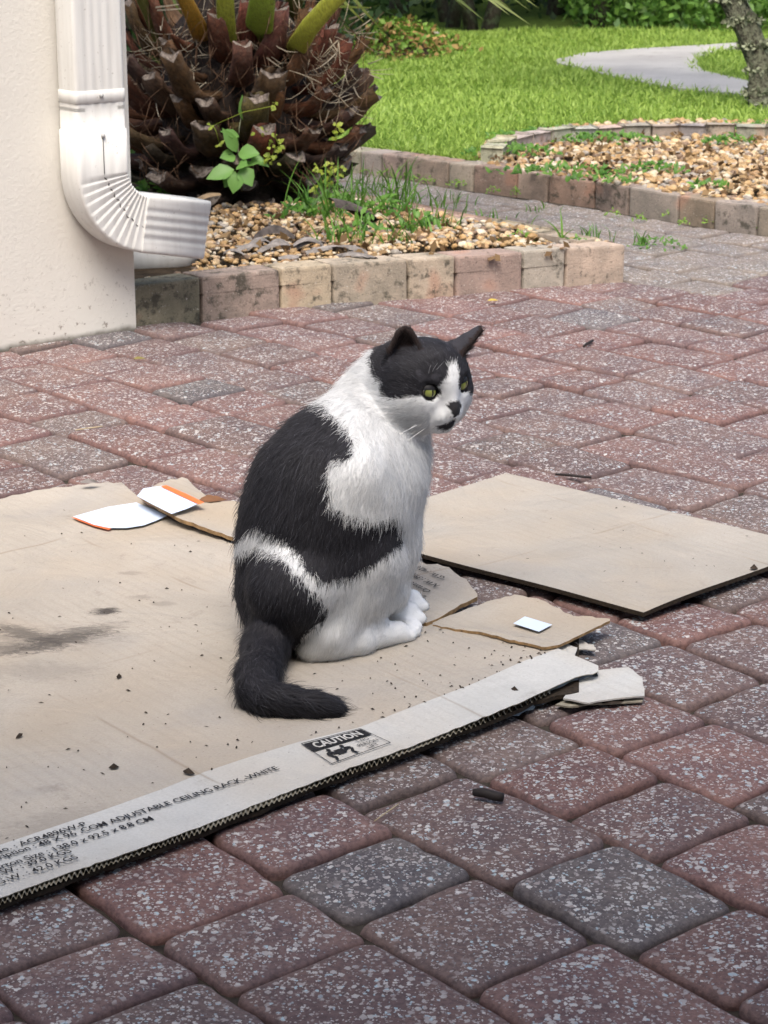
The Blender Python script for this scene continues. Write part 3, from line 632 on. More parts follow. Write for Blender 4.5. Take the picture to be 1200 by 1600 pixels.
# ------------------------------------------------------------------ cardboard
def kraft(name, c1, c2, stains=True, tint=None):
    m = M(name, 0.85, 0.2); p = m.pos(); n1 = m.noise(p, 5, 5, 0.6); fib = m.noise(m.n('VectorMath', 0, _p={'operation': 'MULTIPLY'}, i0=p, i1=(330, 420, 330)), 1.0, 3, 0.7)
    c = m.mix(m.ramp(n1, [(0.32, 0.0), (0.70, 1.0)]), c1, c2)
    c = m.mix(m.ramp(fib, [(0.3, 0.30), (0.6, 0.0)]), c, tuple(x * .62 for x in c1))
    c = m.mix(m.ramp(m.noise(p, 2.3, 3), [(0.48, 0.0), (0.72, 0.45)]), c, (0.40, 0.29, 0.17)); c = m.mix(m.ramp(m.noise(p, 3.1, 4, .6, 1.0), [(0.52, 0.0), (0.70, 0.35)]), c, (0.30, 0.29, 0.28))
    for ang_, sc_, w_ in ((-50.3, 3.0, .010), (39.7, 2.2, .008)):
        mp = m.t.nodes.new('ShaderNodeMapping'); mp.inputs['Rotation'].default_value = (0, 0, R(-ang_)); m.t.links.new(p, mp.inputs[0]); yv = m.n('SeparateXYZ', 1, i0=mp.outputs[0]); yv = m.math('ADD', m.math('MULTIPLY', yv, sc_), m.math('MULTIPLY', m.noise(p, 3, 3), .12)); fr2 = m.math('ABSOLUTE', m.math('SUBTRACT', m.math('FRACT', yv), .5)); c = m.mix(m.math('MULTIPLY', m.ramp(fr2, [(0.0, 1.0), (w_, 0.0)]), m.ramp(m.noise(p, 6, 2), [(.45, 0.0), (.6, .55)])), c, (0.24, 0.185, 0.13))
    dirt = m.ramp(m.noise(p, 17, 6, 0.75, 0.4), [(0.60, 0.0), (0.78, 0.45)]); c = m.mix(dirt, c, (0.12, 0.095, 0.075))
    sp = m.ramp(m.noise(p, 260, 2), [(0.72, 0.0), (0.76, 0.7)]); c = m.mix(sp, c, (0.07, 0.055, 0.045))
    if stains:
        for (u, v, ru, rv, rot, st_) in [(95, 1003, .085, .030, 30, .6), (40, 992, .075, .022, -35, .65), (120, 992, .075, .026, 38, .5), (20, 1015, .07, .028, 10, .5), (70, 1000, .12, .05, 10, .3), (165, 958, .024, .017, 10, 1.0), (222, 935, .02, .012, 0, .25), (205, 897, .022, .01, 0, .3), (255, 945, .02, .012, 0, .25), (110, 1290, .09, .05, 20, .2), (60, 1050, .09, .04, 0, .18)]:
            g0 = gp(u, v, .02); mp = m.t.nodes.new('ShaderNodeMapping'); mp.vector_type = 'TEXTURE'
            mp.inputs['Location'].default_value = (g0[0], g0[1], .02); mp.inputs['Rotation'].default_value = (0, 0, R(rot)); mp.inputs['Scale'].default_value = (ru, rv, .3); m.t.links.new(p, mp.inputs[0])
            L = m.n('VectorMath', 1, _p={'operation': 'LENGTH'}, i0=mp.outputs[0])
            L = m.math('ADD', L, m.math('MULTIPLY_ADD', m.noise(m.n('VectorMath', 0, _p={'operation': 'MULTIPLY'}, i0=p, i1=(.55, 1.3, 1)), 62, 7, 0.85, 1.5), 3.0, -1.45))
            c = m.mix(m.math('MULTIPLY', m.ramp(L, [(0.45, 1.0), (1.25, 0.0)]), st_), c, (0.075, 0.066, 0.06))
    mpf = m.t.nodes.new('ShaderNodeMapping'); mpf.inputs['Rotation'].default_value = (0, 0, R(-39.7)); m.t.links.new(p, mpf.inputs[0]); wv_ = m.n('TexWave', 1, Vector=mpf.outputs[0], Scale=19.0, Distortion=.6, Detail=2.0); c = m.mix(m.math('MULTIPLY', m.ramp(wv_, [(.0, .09), (.4, 0.0)]), m.ramp(m.noise(p, 4, 3), [(.4, 0.0), (.6, 1.0)])), c, (.20, .165, .12)); big = m.noise(p, 7, 4, .55, .8); m.out(c, nrm=m.bump(fib, 0.0012, 0.5, m.bump(big, .02, .55))); return m.m
MAT['kraft'] = kraft('kraft_board', (0.39, 0.348, 0.295), (0.465, 0.418, 0.358))
MAT['pale'] = kraft('bleached_board', (0.49, 0.485, 0.46), (0.59, 0.585, 0.56), False)
MAT['grey_board'] = kraft('damp_grey_board', (0.335, 0.308, 0.27), (0.40, 0.368, 0.325), False)
MAT['board_edge'] = plain('wet_board_edge', (0.035, 0.026, 0.018), 0.8, 0.2, .4, 200, .001)
MAT['flute'] = plain('corrugated_paper', (0.28, 0.255, 0.20), 0.85, 0.2, .3, 150)
MAT['rawedge'] = plain('raw_board_edge', (0.28, 0.18, 0.09), 0.85, 0.2, .4, 120)
MAT['paper'] = plain('white_label_paper', (0.60, 0.69, 0.84), 0.5, 0.4, .04, 30)
MAT['orange'] = plain('orange_label_print', (0.80, 0.17, 0.045), 0.5, 0.4, .1, 60)
MAT['tape'] = plain('wet_packing_tape', (0.045, 0.055, 0.06), 0.12, 0.6, .5, 30, .002)
MAT['ink'] = plain('black_ink', (0.018, 0.017, 0.019), 0.7, 0.2, .5, 400)
CZ = 0.021
def cz(x, y):                                  # top of the big carton: gently buckled
    return CZ + 0.0034 * (noise2(x, y, 3.2, 11) - .5)
E1px = [(-140, 1450), (0, 1403), (107, 1364), (200, 1332), (320, 1289), (400, 1257), (480, 1226), (533, 1205), (640, 1167), (700, 1143), (770, 1115), (840, 1085), (900, 1058), (935, 1050)]
E2px = [(-140, 1368), (0, 1320), (155, 1268), (256, 1232), (320, 1206), (395, 1181), (464, 1160), (560, 1137), (640, 1106), (740, 1068), (815, 1034), (872, 1013), (935, 1040)]
UPpx = [(-140, 815), (0, 779), (60, 766), (130, 757), (190, 753), (212, 774), (275, 815), (370, 851), (520, 911), (670, 974), (753, 988), (872, 1013)]
def ruled(name, u0, u1, n, m_, lo, hi, zf, mats, parent, thick=0.004, jag_lo=0.0, jag_hi=0.0, seed=0, edge_mat=None):
    r = np.random.RandomState(seed); us = np.linspace(u0, u1, n); V = []; jl = r.randn(n) * jag_lo; jh = r.randn(n) * jag_hi
    for i, u in enumerate(us):
        a = gp(u, lerp_tab(lo, u) + jl[i], CZ); b = gp(u, lerp_tab(hi, u) + jh[i], CZ)
        for k in range(m_): q = a + (b - a) * k / (m_ - 1); zq = float(zf(q[0], q[1], i / (n - 1), k / (m_ - 1))); uq, vq = proj(np.array([q[0], q[1], CZ])); q = q if name == 'lower_panel' else gp(uq, vq, zq); V.append([q[0], q[1], zq])
    V = np.array(V); B = V.copy(); B[:, 2] -= thick; nv = len(V); Fc = []; fm = []
    for i in range(n - 1):
        for k in range(m_ - 1):
            f = (i * m_ + k, (i + 1) * m_ + k, (i + 1) * m_ + k + 1, i * m_ + k + 1); Fc.append(f); fm.append(0); Fc.append(tuple(q + nv for q in reversed(f))); fm.append(0)
    rim = [i * m_ for i in range(n)] + [(n - 1) * m_ + k for k in range(1, m_)] + [i * m_ + m_ - 1 for i in range(n - 2, -1, -1)] + [k for k in range(m_ - 2, 0, -1)]
    for a, b in zip(rim, rim[1:] + rim[:1]): Fc.append((b, a, a + nv, b + nv)); fm.append(1)
    return obj(name, mesh(name, np.vstack([V, B]), Fc, [mats, edge_mat or MAT['rawedge']], False, fm), parent)
carton = thing('cardboard_carton', 'big flattened tan carton with a pale printed edge strip, lying under the cat', 'cardboard', tuple(gp(300, 1050, 0)))
ruled('main_panel', -140, 872, 90, 34, E2px, UPpx, lambda x, y, a, b: cz(x, y), MAT['kraft'], carton, .004, 0, 1.2, 1)
def zstrip(x, y, a, b): return cz(x, y) - 0.0015 * max(0, 1 - b * 2.5) + 0.0010 * math.sin(a * 23) * (1 - b)
ruled('edge_strip', -140, 935, 120, 8, E1px, E2px, lambda x, y, a, b: zstrip(x, y, a, b) + .0006, MAT['pale'], carton, .0009, 0.5, 0, 2, MAT['flute'])
# second layer of the folded box, a little back from the edge
LOWpx = [(u, v - 4 + 10 * (u > 760)) for u, v in E1px]
def zlow(x, y, a, b): return 0.0105
ruled('lower_panel', -140, 905, 60, 3, [(u, v - 2) for u, v in E1px[:-2]] + [(905, 1072)], [(u, v - 75) for u, v in E1px], lambda x, y, a, b: .0125, MAT['board_edge'], carton, .0050, 1.2, 0, 3, MAT['board_edge'])
# corrugation seen along the near edge: a wavy paper between the two liners
V, Fc = [], []; N = 900
us = np.linspace(-120, 860, N)
for i, u in enumerate(us):
    v = lerp_tab(E1px, u) - 1.0; q = gp(u, v, CZ) - np.array([0, 0, .0044]); q2 = gp(u, v - 16, CZ) - np.array([0, 0, .0044]); d = (q2 - q); d[2] = 0
    h_ = 0.0024 * (.25 + 1.0 * float(noise2(i * .021, 3.3, 1, 9))) * math.sin(i * 2 * math.pi / 7.2 + 2.2 * math.sin(i * .013) + 1.3 * math.sin(i * .071)); amp = 0.0012 * math.sin(i * 0.37) + .0008 * math.sin(i * .9)
    b = np.array([0, 0, 1.0]) * (h_ - .0005); dn = d / np.linalg.norm(d)
    V += [q + b - dn * (.0030 + amp * .6), q + b + dn * .012]
for i in range(N - 1): Fc.append((2 * i, 2 * i + 2, 2 * i + 3, 2 * i + 1))
obj('corrugation', mesh('corrugation', V, Fc, MAT['flute'], False), carton)
# far flap (its fold stands up beside the cat) and the flap with the upside-down print
FAup = [(222, 769), (240, 759), (262, 750), (290, 745), (306, 760), (330, 781), (372, 784), (480, 822), (640, 873), (700, 887), (728, 905), (746, 928)]
FAlo = [(222, 776), (275, 808), (370, 842), (520, 908), (660, 972), (672, 973), (690, 963), (722, 944), (746, 932)]
def zA(x, y, a, b): return cz(x, y) + 0.0065 + 0.013 * max(0, 1 - a * 2.6) * (1 - .75 * b) - .006 * max(0, a - .75) * 3
ruled('far_flap', 222, 746, 60, 10, FAlo, FAup, zA, MAT['kraft'], carton, .0055, .8, 1.3, 4)
FBup = [(676, 973), (700, 962), (727, 952), (753, 943), (803, 928), (850, 938), (887, 960), (953, 967)]
FBlo = [(676, 976), (720, 984), (753, 988), (800, 1000), (850, 1011), (873, 1008), (913, 989), (953, 969)]
def zB(x, y, a, b): return cz(x, y) + 0.0015 + 0.006 * math.exp(-((b - .06) / .07) ** 2) * math.sin(math.pi * min(1, a * 1.3)) + .006 * a * a
ruled('label_flap', 676, 953, 40, 12, FBlo, FBup, zB, MAT['kraft'], carton, .0035, .5, .8, 5)
# torn scraps at the right end
def scrap(name, px, z, mat, parent, thick=.0012, curl=0.0, seed=0):
    r = random.Random(seed); pts = []
    for i in range(len(px)):
        a, b = px[i], px[(i + 1) % len(px)]
        for k in range(3): t = k / 3; pts.append((a[0] + (b[0] - a[0]) * t + (r.uniform(-1.2, 1.2) if k else 0), a[1] + (b[1] - a[1]) * t + (r.uniform(-.8, .8) if k else 0)))
    c = np.mean([gp(u, v, z) for u, v in pts], axis=0); V = []; n = len(pts)
    for s_ in (1.0, .5):
        for (u, v) in pts: q = gp(u, v, z); q = c + (q - c) * s_; q[2] = z + curl * ((q[0] - c[0]) / .05) ** 2 + r.uniform(-.0006, .0006); V.append(q)
    V.append(c); V = np.array(V); nv = len(V); B = V - np.array([0, 0, thick]); Fc = []
    for i in range(n):
        j = (i + 1) % n; Fc += [(i, j, n + j, n + i), (n + i, n + j, 2 * n), (nv + j, nv + i, nv + n + i, nv + n + j), (nv + n + j, nv + n + i, nv + 2 * n), (j, i, nv + i, nv + j)]
    me = mesh(name, np.vstack([V, B]), Fc, mat, False); bm = bmesh.new(); bm.from_mesh(me); bmesh.ops.recalc_face_normals(bm, faces=bm.faces); bm.to_mesh(me); bm.free()
    return obj(name, me, parent)
scrap('torn_flap', [(880, 1092), (900, 1066), (936, 1047), (982, 1043), (1004, 1060), (1007, 1088), (960, 1091), (920, 1099)], .011, MAT['pale'], carton, .002, .001, 1)
scrap('torn_liner', [(868, 1100), (905, 1080), (950, 1088), (1006, 1091), (1003, 1096), (930, 1100), (890, 1104)], .0055, MAT['flute'], carton, .002, 0, 2)
scrap('torn_flap', [(890, 1002), (905, 999), (928, 1008), (931, 1016), (902, 1014)], .012, MAT['pale'], carton, .0015, .002, 3)
scrap('torn_liner', [(862, 1012), (882, 1004), (902, 1012), (898, 1024), (880, 1020)], .017, MAT['pale'], carton, .0015, .002, 4)
# black tape hanging under the right end of the strip
TPu = np.linspace(760, 932, 24); V, Fc = [], []
for i, u in enumerate(TPu):
    v = lerp_tab(E1px, u) - 2; a = gp(u, v, CZ - .005); f = math.sin(math.pi * min(1, (i + 1) / 16)) if i < 8 else 1.0
    nn = np.array([0.35, -0.9, 0]); q1 = a + nn * .001; q2 = a + nn * (.004 + .002 * math.sin(i * 1.7)) - np.array([0, 0, .006 * f]); q3 = a + nn * (.008 + .003 * math.sin(i * 2.3)) - np.array([0, 0, .0125 * f]); V += [q1, q2, q3]
for i in range(len(TPu) - 1):
    for k in range(2): Fc.append((3 * i + k, 3 * i + 3 + k, 3 * i + 4 + k, 3 * i + 1 + k))
obj('tape', mesh('tape', V, Fc, MAT['tape'], True), carton)
# paper labels
def flat_label(name, px, zf, mats, parent, curl=0.0):
    P = []
    for (u, v) in px:
        q = gp(u, v, CZ); q = gp(u, v, zf(q[0], q[1])); P.append(q)
    c = np.mean(P, axis=0); c[2] = zf(c[0], c[1]); n = len(P); V = [q + np.array([0, 0, curl]) for q in P] + [c]
    return obj(name, mesh(name, V, [(i, (i + 1) % n, n) for i in range(n)], mats, False), parent)
zl1 = lambda x, y: float(cz(x, y)) + .003
flat_label('shipping_label', [(114, 808), (168, 793), (213, 786), (240, 797), (261, 807), (243, 815), (224, 822), (198, 826), (171, 826), (147, 821)], zl1, MAT['paper'], carton, .001)
flat_label('label_border', [(112, 809), (130, 811), (150, 818), (176, 825), (170, 829), (146, 823), (122, 814)], lambda x, y: zl1(x, y) - .0004, MAT['orange'], carton, .001)
zl2 = lambda x, y: float(cz(x, y)) + .0235
flat_label('shipping_label', [(214, 775), (224, 763), (253, 759), (284, 772), (312, 786), (292, 795), (268, 803), (238, 788)], lambda x, y: float(cz(x, y)) + .022, MAT['paper'], carton)
flat_label('label_border', [(251, 760), (260, 758), (290, 771), (319, 785), (311, 788), (283, 775)], lambda x, y: float(cz(x, y)) + .0232, MAT['orange'], carton)
flat_label('address_label', [(802, 974), (820, 963), (863, 976), (842, 987)], lambda x, y: float(cz(x, y)) + .0075, MAT['paper'], carton)
# print
def text_mesh(body, bold=0.012):
    cu = bpy.data.curves.new('t', 'FONT'); cu.body = body; cu.size = 1; cu.offset = bold; cu.resolution_u = 3
    to = bpy.data.objects.new('t', cu); COL.objects.link(to); dg = bpy.context.evaluated_depsgraph_get(); dg.update()
    me = bpy.data.meshes.new_from_object(to.evaluated_get(dg)); bpy.data.objects.remove(to); bpy.data.curves.remove(cu)
    n = len(me.vertices); co = np.zeros(n * 3, np.float32); me.vertices.foreach_get('co', co); co = co.reshape(-1, 3); polys = [tuple(p.vertices) for p in me.polygons]; bpy.data.meshes.remove(me); return co, polys
def map_print(co, polys, a, b, caph, w, parent, lift, zf, name='printed_text', x0=0.0, mat=None, flip=False):
    d = (b - a)[:2]; L = np.linalg.norm(d); d = d / L; up = np.array([-d[1], d[0]])
    if flip: up = -up
    V = []
    for c in co: q = a[:2] + d * ((c[0] - x0) / w * L) + up * (c[1] / 0.72 * caph); V.append((q[0], q[1], float(zf(q[0], q[1])) + lift))
    o = obj(name, mesh(name, V, polys, mat or MAT['ink'], False), parent); return o
zs_ = lambda x, y: float(cz(x, y)) + .0026
def c6(x, y): return gp(x / 1.875, 1040 + y / 1.875, CZ)        # helper: enlarged view of the strip -> ground
LINES = [('Item No. : ACR4896W-P', (258, 474), 6), ('Desription : 48 X 96 .COM ADJUSTABLE CEILING RACK.-WHITE', (820, 308), 0), ('Carton Size : 138.0 x 92.5 x 8.8 CM', (452, 456), 0), ('N.W. : 39.0 KGS', (213, 553), 0), ('G.W. : 42.0 KGS', (232, 571), 0)]
dirv = (c6(820, 308) - c6(120, 537)); dirv[2] = 0; Lfull = np.linalg.norm(dirv); dirv = dirv / Lfull
co0, po0 = text_mesh('48 X 96 .COM ADJUSTABLE CEILING RACK.-WHITE'); unit = Lfull / co0[:, 0].max()
for body, endp, _k in LINES:
    co, po = text_mesh(body); w = co[:, 0].max(); e = c6(*endp); s = e - dirv * (w * unit); map_print(co, po, s, e, 0.0098, w, carton, 0, zs_)
# caution panel
box = [(470, 1165), (563, 1142), (611, 1164), (518, 1197)]
bq = [gp(u, v, CZ) for u, v in box]
def bil(s, t): return (bq[3] * (1 - s) + bq[2] * s) * (1 - t) + (bq[0] * (1 - s) + bq[1] * s) * t
def pquad(name, pts, lift, mat):
    V = [];
    for s, t in pts: q = bil(s, t); V.append((q[0], q[1], zs_(q[0], q[1]) + lift))
    return V
V, Fc = [], []
def addp(pts, lift=0.0):
    b = len(V); V.extend(pquad('', pts, lift, None)); Fc.append(tuple(range(b, b + len(pts))))
for (s0, t0, s1, t1) in [(0, 0, 1, .025), (0, .975, 1, 1), (0, .025, .012, .975), (.988, .025, 1, .975)]: addp([(s0, t0), (s1, t0), (s1, t1), (s0, t1)])
addp([(.015, .60), (.985, .60), (.985, .955), (.015, .955)])
def disc(cx, cy, rx, ry, n=10): addp([(cx + rx * math.cos(6.283 * k / n), cy + ry * math.sin(6.283 * k / n)) for k in range(n)])
disc(.20, .49, .03, .06); disc(.42, .49, .03, .06)
addp([(.24, .22), (.38, .22), (.38, .42), (.24, .42)])                                  # the box being lifted
addp([(.12, .40), (.20, .44), (.25, .30), (.22, .27), (.17, .33), (.10, .31)]); addp([(.50, .40), (.42, .44), (.37, .30), (.40, .27), (.45, .33), (.52, .31)])
addp([(.10, .31), (.15, .31), (.19, .18), (.16, .06), (.12, .06), (.145, .18)]); addp([(.52, .31), (.47, .31), (.43, .18), (.46, .06), (.50, .06), (.475, .18)])
obj('caution_print', mesh('caution_print', V, Fc, MAT['ink'], False), carton)
def boxtext(body, s0, s1, t0, t1, mat, lift, bold=.02):
    co, po = text_mesh(body, bold); w = co[:, 0].max(); V = []
    for c in co: q = bil(s0 + (s1 - s0) * c[0] / w, t0 + (t1 - t0) * c[1] / .72); V.append((q[0], q[1], zs_(q[0], q[1]) + lift))
    obj('printed_text', mesh('printed_text', V, po, mat, False), carton)
boxtext('CAUTION', .10, .88, .66, .90, MAT['pale'], .0006, .03)
boxtext('TWO', .66, .86, .42, .54, MAT['ink'], 0, .0); boxtext('PERSON', .60, .93, .25, .37, MAT['ink'], 0, .0); boxtext('LIFT', .67, .85, .08, .20, MAT['ink'], 0, .0)
# upside-down print on the far flap
zf_ = lambda x, y: float(cz(x, y)) + .0085
def c8(x, y): return gp(620 + x / 3, 860 + y / 3, CZ + .007)
FL = [('G.W. : 42.0 KGS', (228, 128)), ('N.W. : 39.0 KGS', (195, 178)), ('Carton Size : 138.0', (165, 190)), ('Desription : 48 X 96', (130, 215)), ('Item No. : ACR4896', (105, 250))]
FLs = [((232, 128), (60, 55)), ((205, 165), (60, 98)), ((165, 192), (50, 136)), ((143, 217), (50, 174)), ((108, 252), (40, 214))]
for (body, _), (a, b) in zip(FL, FLs):
    pa = c8(*a); pb = c8(*b); d = pb - pa; d = d / np.linalg.norm(d); co, po = text_mesh(body); w = co[:, 0].max()
    q = pa + d * 0.0; e = pa + d * w * 0.0125
    map_print(co, po, q, e, 0.0105, w, carton, 0, lambda x, y: zA(x, y, .80, .5) + .002)
# second sheet
sh = thing('cardboard_sheet', 'plain flat grey-tan cardboard sheet with dark wet edges, lying on the pavers behind the cat', 'cardboard', tuple(gp(900, 850, 0)))
S4 = [gp(u, v, .015) for u, v in [(511, 826), (1005, 958), (1284, 855), (790, 738)]]
V = []; n = 28; fm = []; Fc = []
for i in range(n):
    for k in range(n):
        a, b = i / (n - 1), k / (n - 1); q = (S4[0] * (1 - a) + S4[1] * a) * (1 - b) + (S4[3] * (1 - a) + S4[2] * a) * b
        q = q + np.array([0.0015 * math.sin(9 * b + 3 * a), .0015 * math.sin(11 * a), 0]) * (1 if (i in (0, n - 1) or k in (0, n - 1)) else 0)
        z = .0135 + .004 * a * (1 - b) * math.sin(b * 3 + .6) + .0016 * float(noise2(q[0], q[1], 5, 31)) + .006 * max(0, a - .8) * 5 * b * (1 - b) * 2 * .6; V.append([q[0], q[1], z])
V = np.array(V); B = V.copy(); B[:, 2] -= .0062; nv = len(V)
for i in range(n - 1):
    for k in range(n - 1): f = (i * n + k, (i + 1) * n + k, (i + 1) * n + k + 1, i * n + k + 1); Fc += [f, tuple(q + nv for q in reversed(f))]; fm += [0, 1]
rim = [i * n for i in range(n)] + [(n - 1) * n + k for k in range(1, n)] + [i * n + n - 1 for i in range(n - 2, -1, -1)] + [k for k in range(n - 2, 0, -1)]
for a, b in zip(rim, rim[1:] + rim[:1]): Fc.append((b, a, a + nv, b + nv)); fm.append(1)
obj('board', mesh('board', np.vstack([V, B]), Fc, [MAT['grey_board'], MAT['board_edge']], False, fm), sh)

# ------------------------------------------------------------------ lawn grass
def blades(name, xy, z, h, w, mat, seed, lean=0.5, segs=2):
    r = np.random.RandomState(seed); n = len(xy); az = r.rand(n) * 6.283; face = az + 1.57 + r.randn(n) * .5
    hh = h if hasattr(h, '__len__') else np.full(n, h); hh = hh * (0.6 + .7 * r.rand(n)); ww = w * (0.7 + .6 * r.rand(n)); ln = lean * (0.25 + r.rand(n))
    base = np.column_stack([xy, z if hasattr(z, '__len__') else np.full(n, z)]); dz = np.column_stack([np.cos(az), np.sin(az), np.zeros(n)]); wv = np.column_stack([np.cos(face), np.sin(face), np.zeros(n)]) * ww[:, None] / 2
    mid = base + np.column_stack([dz[:, 0] * ln * hh * .35, dz[:, 1] * ln * hh * .35, hh * .62]); tip = base + np.column_stack([dz[:, 0] * ln * hh, dz[:, 1] * ln * hh, hh * (1.0 - .35 * ln ** 2)])
    V = np.stack([base - wv * .8, base + wv * .8, mid + wv, mid - wv, tip + wv * .1, tip - wv * .1], 1).reshape(-1, 3); b = np.arange(n)[:, None] * 6
    Q = np.concatenate([b + np.array([[0, 1, 2, 3]]), b + np.array([[3, 2, 4, 5]])], 1).reshape(-1, 4); me = big_mesh(name, V, Q, mat, True); return me
grass_m = leaf_mat('lawn_grass', (0.18, 0.31, 0.04), (0.45, 0.60, 0.13), 0.45, 0.5, 1.2)
lawn_px_poly = [(p[0], p[1]) for p in fb] + [(3.6, 5.0), (4.2, 13.5), (-1.6, 13.5), (-1.3, 7.2)]
path_xy = [(p[0], p[1]) for p in path]
bed2_out = bed2xy
r = np.random.RandomState(3)
def lawn_points(n, ylo, yhi):
    y = ylo + (yhi - ylo) * r.rand(n); x0 = (380 - CX) / F * (y + .2) * 1.0 - .3; x1 = (1290 - CX) / F * (y + .2) + .35; x = x0 + (x1 - x0) * r.rand(n); c = np.column_stack([x, y])
    k = in_poly(c[:, 0], c[:, 1], lawn_px_poly) & ~in_poly(c[:, 0], c[:, 1], path_xy) & ~in_poly(c[:, 0], c[:, 1], bed2_out)
    return c[k]
pts = np.vstack([lawn_points(105000, 5.5, 8.2), lawn_points(125000, 8.2, 11.5)])
hgt = 0.046 * (0.75 + 0.6 * noise2(pts[:, 0], pts[:, 1], 3.0, 5))
o = obj('lawn_grass', blades('lawn_grass', pts, LAWN_Z - .02, hgt, 0.0075, grass_m, 4, 0.75)); tag(o, kind='stuff')
# taller fringe that hangs over the path edge and the edging blocks
fr_ = []
for k in range(len(path_xy)):
    a, b = np.array(path_xy[k]), np.array(path_xy[(k + 1) % len(path_xy)]); L = np.linalg.norm(b - a)
    if L > 3 or a[0] > 2.6: continue
    for _ in range(int(L * 260)): fr_.append(a + (b - a) * r.rand() + r.randn(2) * .022)
for k in range(len(curve) - 1):
    a, b = curve[k][:2], curve[k + 1][:2]; d = b - a; nn = np.array([-d[1], d[0]]) / np.linalg.norm(d)
    pass
o = obj('edge_grass', blades('edge_grass', np.array(fr_), .035, .058, .0075, grass_m, 8, .8)); tag(o, kind='stuff')

# ------------------------------------------------------------------ weeds and small plants
weed_m = leaf_mat('weed_green', (0.045, 0.135, 0.018), (0.14, 0.29, 0.04), 0.45, 0.35, 9)
moss_m = leaf_mat('bright_moss_green', (0.10, 0.21, 0.02), (0.20, 0.33, 0.05), 0.6, 0.3, 9)
fern_m = leaf_mat('yellow_green_sprig', (0.22, 0.30, 0.03), (0.36, 0.42, 0.06), 0.5, 0.35, 9)
broad_m = leaf_mat('broad_green_leaf', (0.10, 0.25, 0.045), (0.20, 0.37, 0.09), 0.4, 0.25, 30)
def tuft(name, base, hgt_, spread, n, w, seed, m=None, label=None, group=None, lean=.7):
    q = np.random.RandomState(seed); xy = np.array(base[:2]) + q.randn(n, 2) * spread; V, Q = [], []
    for i in range(n):
        az = q.rand() * 6.283; L = hgt_ * (.45 + .75 * q.rand()); ln = lean * (.2 + q.rand()); fa = q.rand() * 6.283; wv = np.array([math.cos(fa), math.sin(fa), 0]) * w * (.6 + .6 * q.rand()) / 2; b = len(V)
        for k in range(6):
            t = k / 5; c = np.array([xy[i, 0] + math.cos(az) * ln * L * t ** 1.8, xy[i, 1] + math.sin(az) * ln * L * t ** 1.8, base[2] + L * (t - .38 * ln * t ** 2.6)]); ww = wv * (.75 + .5 * t) * (1 - t ** 3) + wv * .02; V += [c - ww, c + ww]
        for k in range(5): Q.append((b + 2 * k, b + 2 * k + 1, b + 2 * k + 3, b + 2 * k + 2))
    o = obj(name, mesh(name, V, Q, m or weed_m)); tag(o, label, 'weed', group); return o
GW = 'weeds growing along the kerbs and paving joints'
TUFTS = [(500, 352, .06, .17, .04, 44, 'tall grass tuft in the gravel just right of the palm foot'), (560, 345, .06, .15, .06, 80, 'dense grass clump in front of the far side kerb of the palm bed'), (620, 340, .06, .16, .04, 48, 'upright grass clump between pebbles and the walkway behind'),
         (700, 372, .06, .13, .012, 9, 'narrow grass tuft with stiff blades right of the pebbles'), (655, 372, .07, .08, .04, 50, 'low thin grass patch among the pebbles near the block kerb'), (540, 385, .07, .10, .04, 30, 'short grass beside the curled dead leaves'),
         (610, 392, .07, .08, .04, 30, 'tiny grass blades just behind the front kerb blocks'), (880, 384, .07, .085, .008, 8, 'grass tuft leaning over the kerb end'), (922, 378, .06, .05, .012, 18, 'feathery weed on top of the kerb corner block'), (958, 382, .06, .065, .006, 5, 'thin curved grass blade standing at the kerb corner'),
         (1000, 385, 0, .05, .012, 10, 'small weed in the paving right of the kerb corner'), (590, 300, 0, .07, .04, 24, 'grass spreading onto the walkway behind the palm'), (690, 318, 0, .05, .06, 30, 'patchy weeds in the walkway joints'), (760, 350, 0, .05, .05, 22, 'sparse weeds at the walkway edge beside the bed'), (840, 330, 0, .03, .03, 16, 'flat weed patch below the mossy lawn kerb')]
for k, (u, v, z, h_, sp, n, lb) in enumerate(TUFTS): tuft('grass_weed', gp(u, v, z), h_, sp, n, .0048, 400 + k, weed_m, lb, GW)
def sprig_leaf(V, Fc, c, d, up, L, w, fold=.25):
    d = d / np.linalg.norm(d); s = np.cross(d, up); s = s / (np.linalg.norm(s) + 1e-9); n_ = np.cross(s, d); b = len(V)
    prof = [(0, .0), (.18, .62), (.42, 1.0), (.7, .72), (1.0, 0.02)]
    for t, k in prof:
        m_ = c + d * L * t - n_ * L * .22 * t * t; V += [m_ - s * w / 2 * k + n_ * fold * w * k * .5, m_, m_ + s * w / 2 * k + n_ * fold * w * k * .5]
    for i in range(len(prof) - 1):
        for j in range(2): Fc.append((b + 3 * i + j, b + 3 * i + j + 1, b + 3 * i + 3 + j + 1, b + 3 * i + 3 + j))
# broad-leaved seedling rooted on the palm trunk
YS = PY - .37
seedl = thing('seedling', 'light green broad-leaved seedling sprouting from the front of the palm trunk', 'plant', tuple(pp(376, 285, YS + .06)))
stem_m = plain('weed_stem', (0.16, 0.17, 0.10), 0.6)
tube('stem', [pp(378, 298, YS + .08), pp(375, 262, YS + .01), pp(372, 235, YS), pp(374, 200, YS + .02), pp(380, 165, YS + .05)], [.0028, .0024, .002, .0016, .0012], stem_m, seedl, 6)
LV = [((370, 238), (352, 202), 22, 0), ((372, 240), (402, 236), 30, 0), ((372, 250), (408, 247), 32, .01), ((368, 245), (346, 243), 26, 0), ((372, 258), (384, 256), 26, -.02), ((366, 265), (323, 274), 30, -.02), ((368, 268), (350, 290), 26, 0), ((372, 270), (363, 300), 28, -.03), ((376, 262), (394, 288), 30, -.02), ((374, 214), (348, 202), 16, .01), ((380, 188), (378, 152), 14, .03), ((376, 238), (420, 255), 20, .03)]
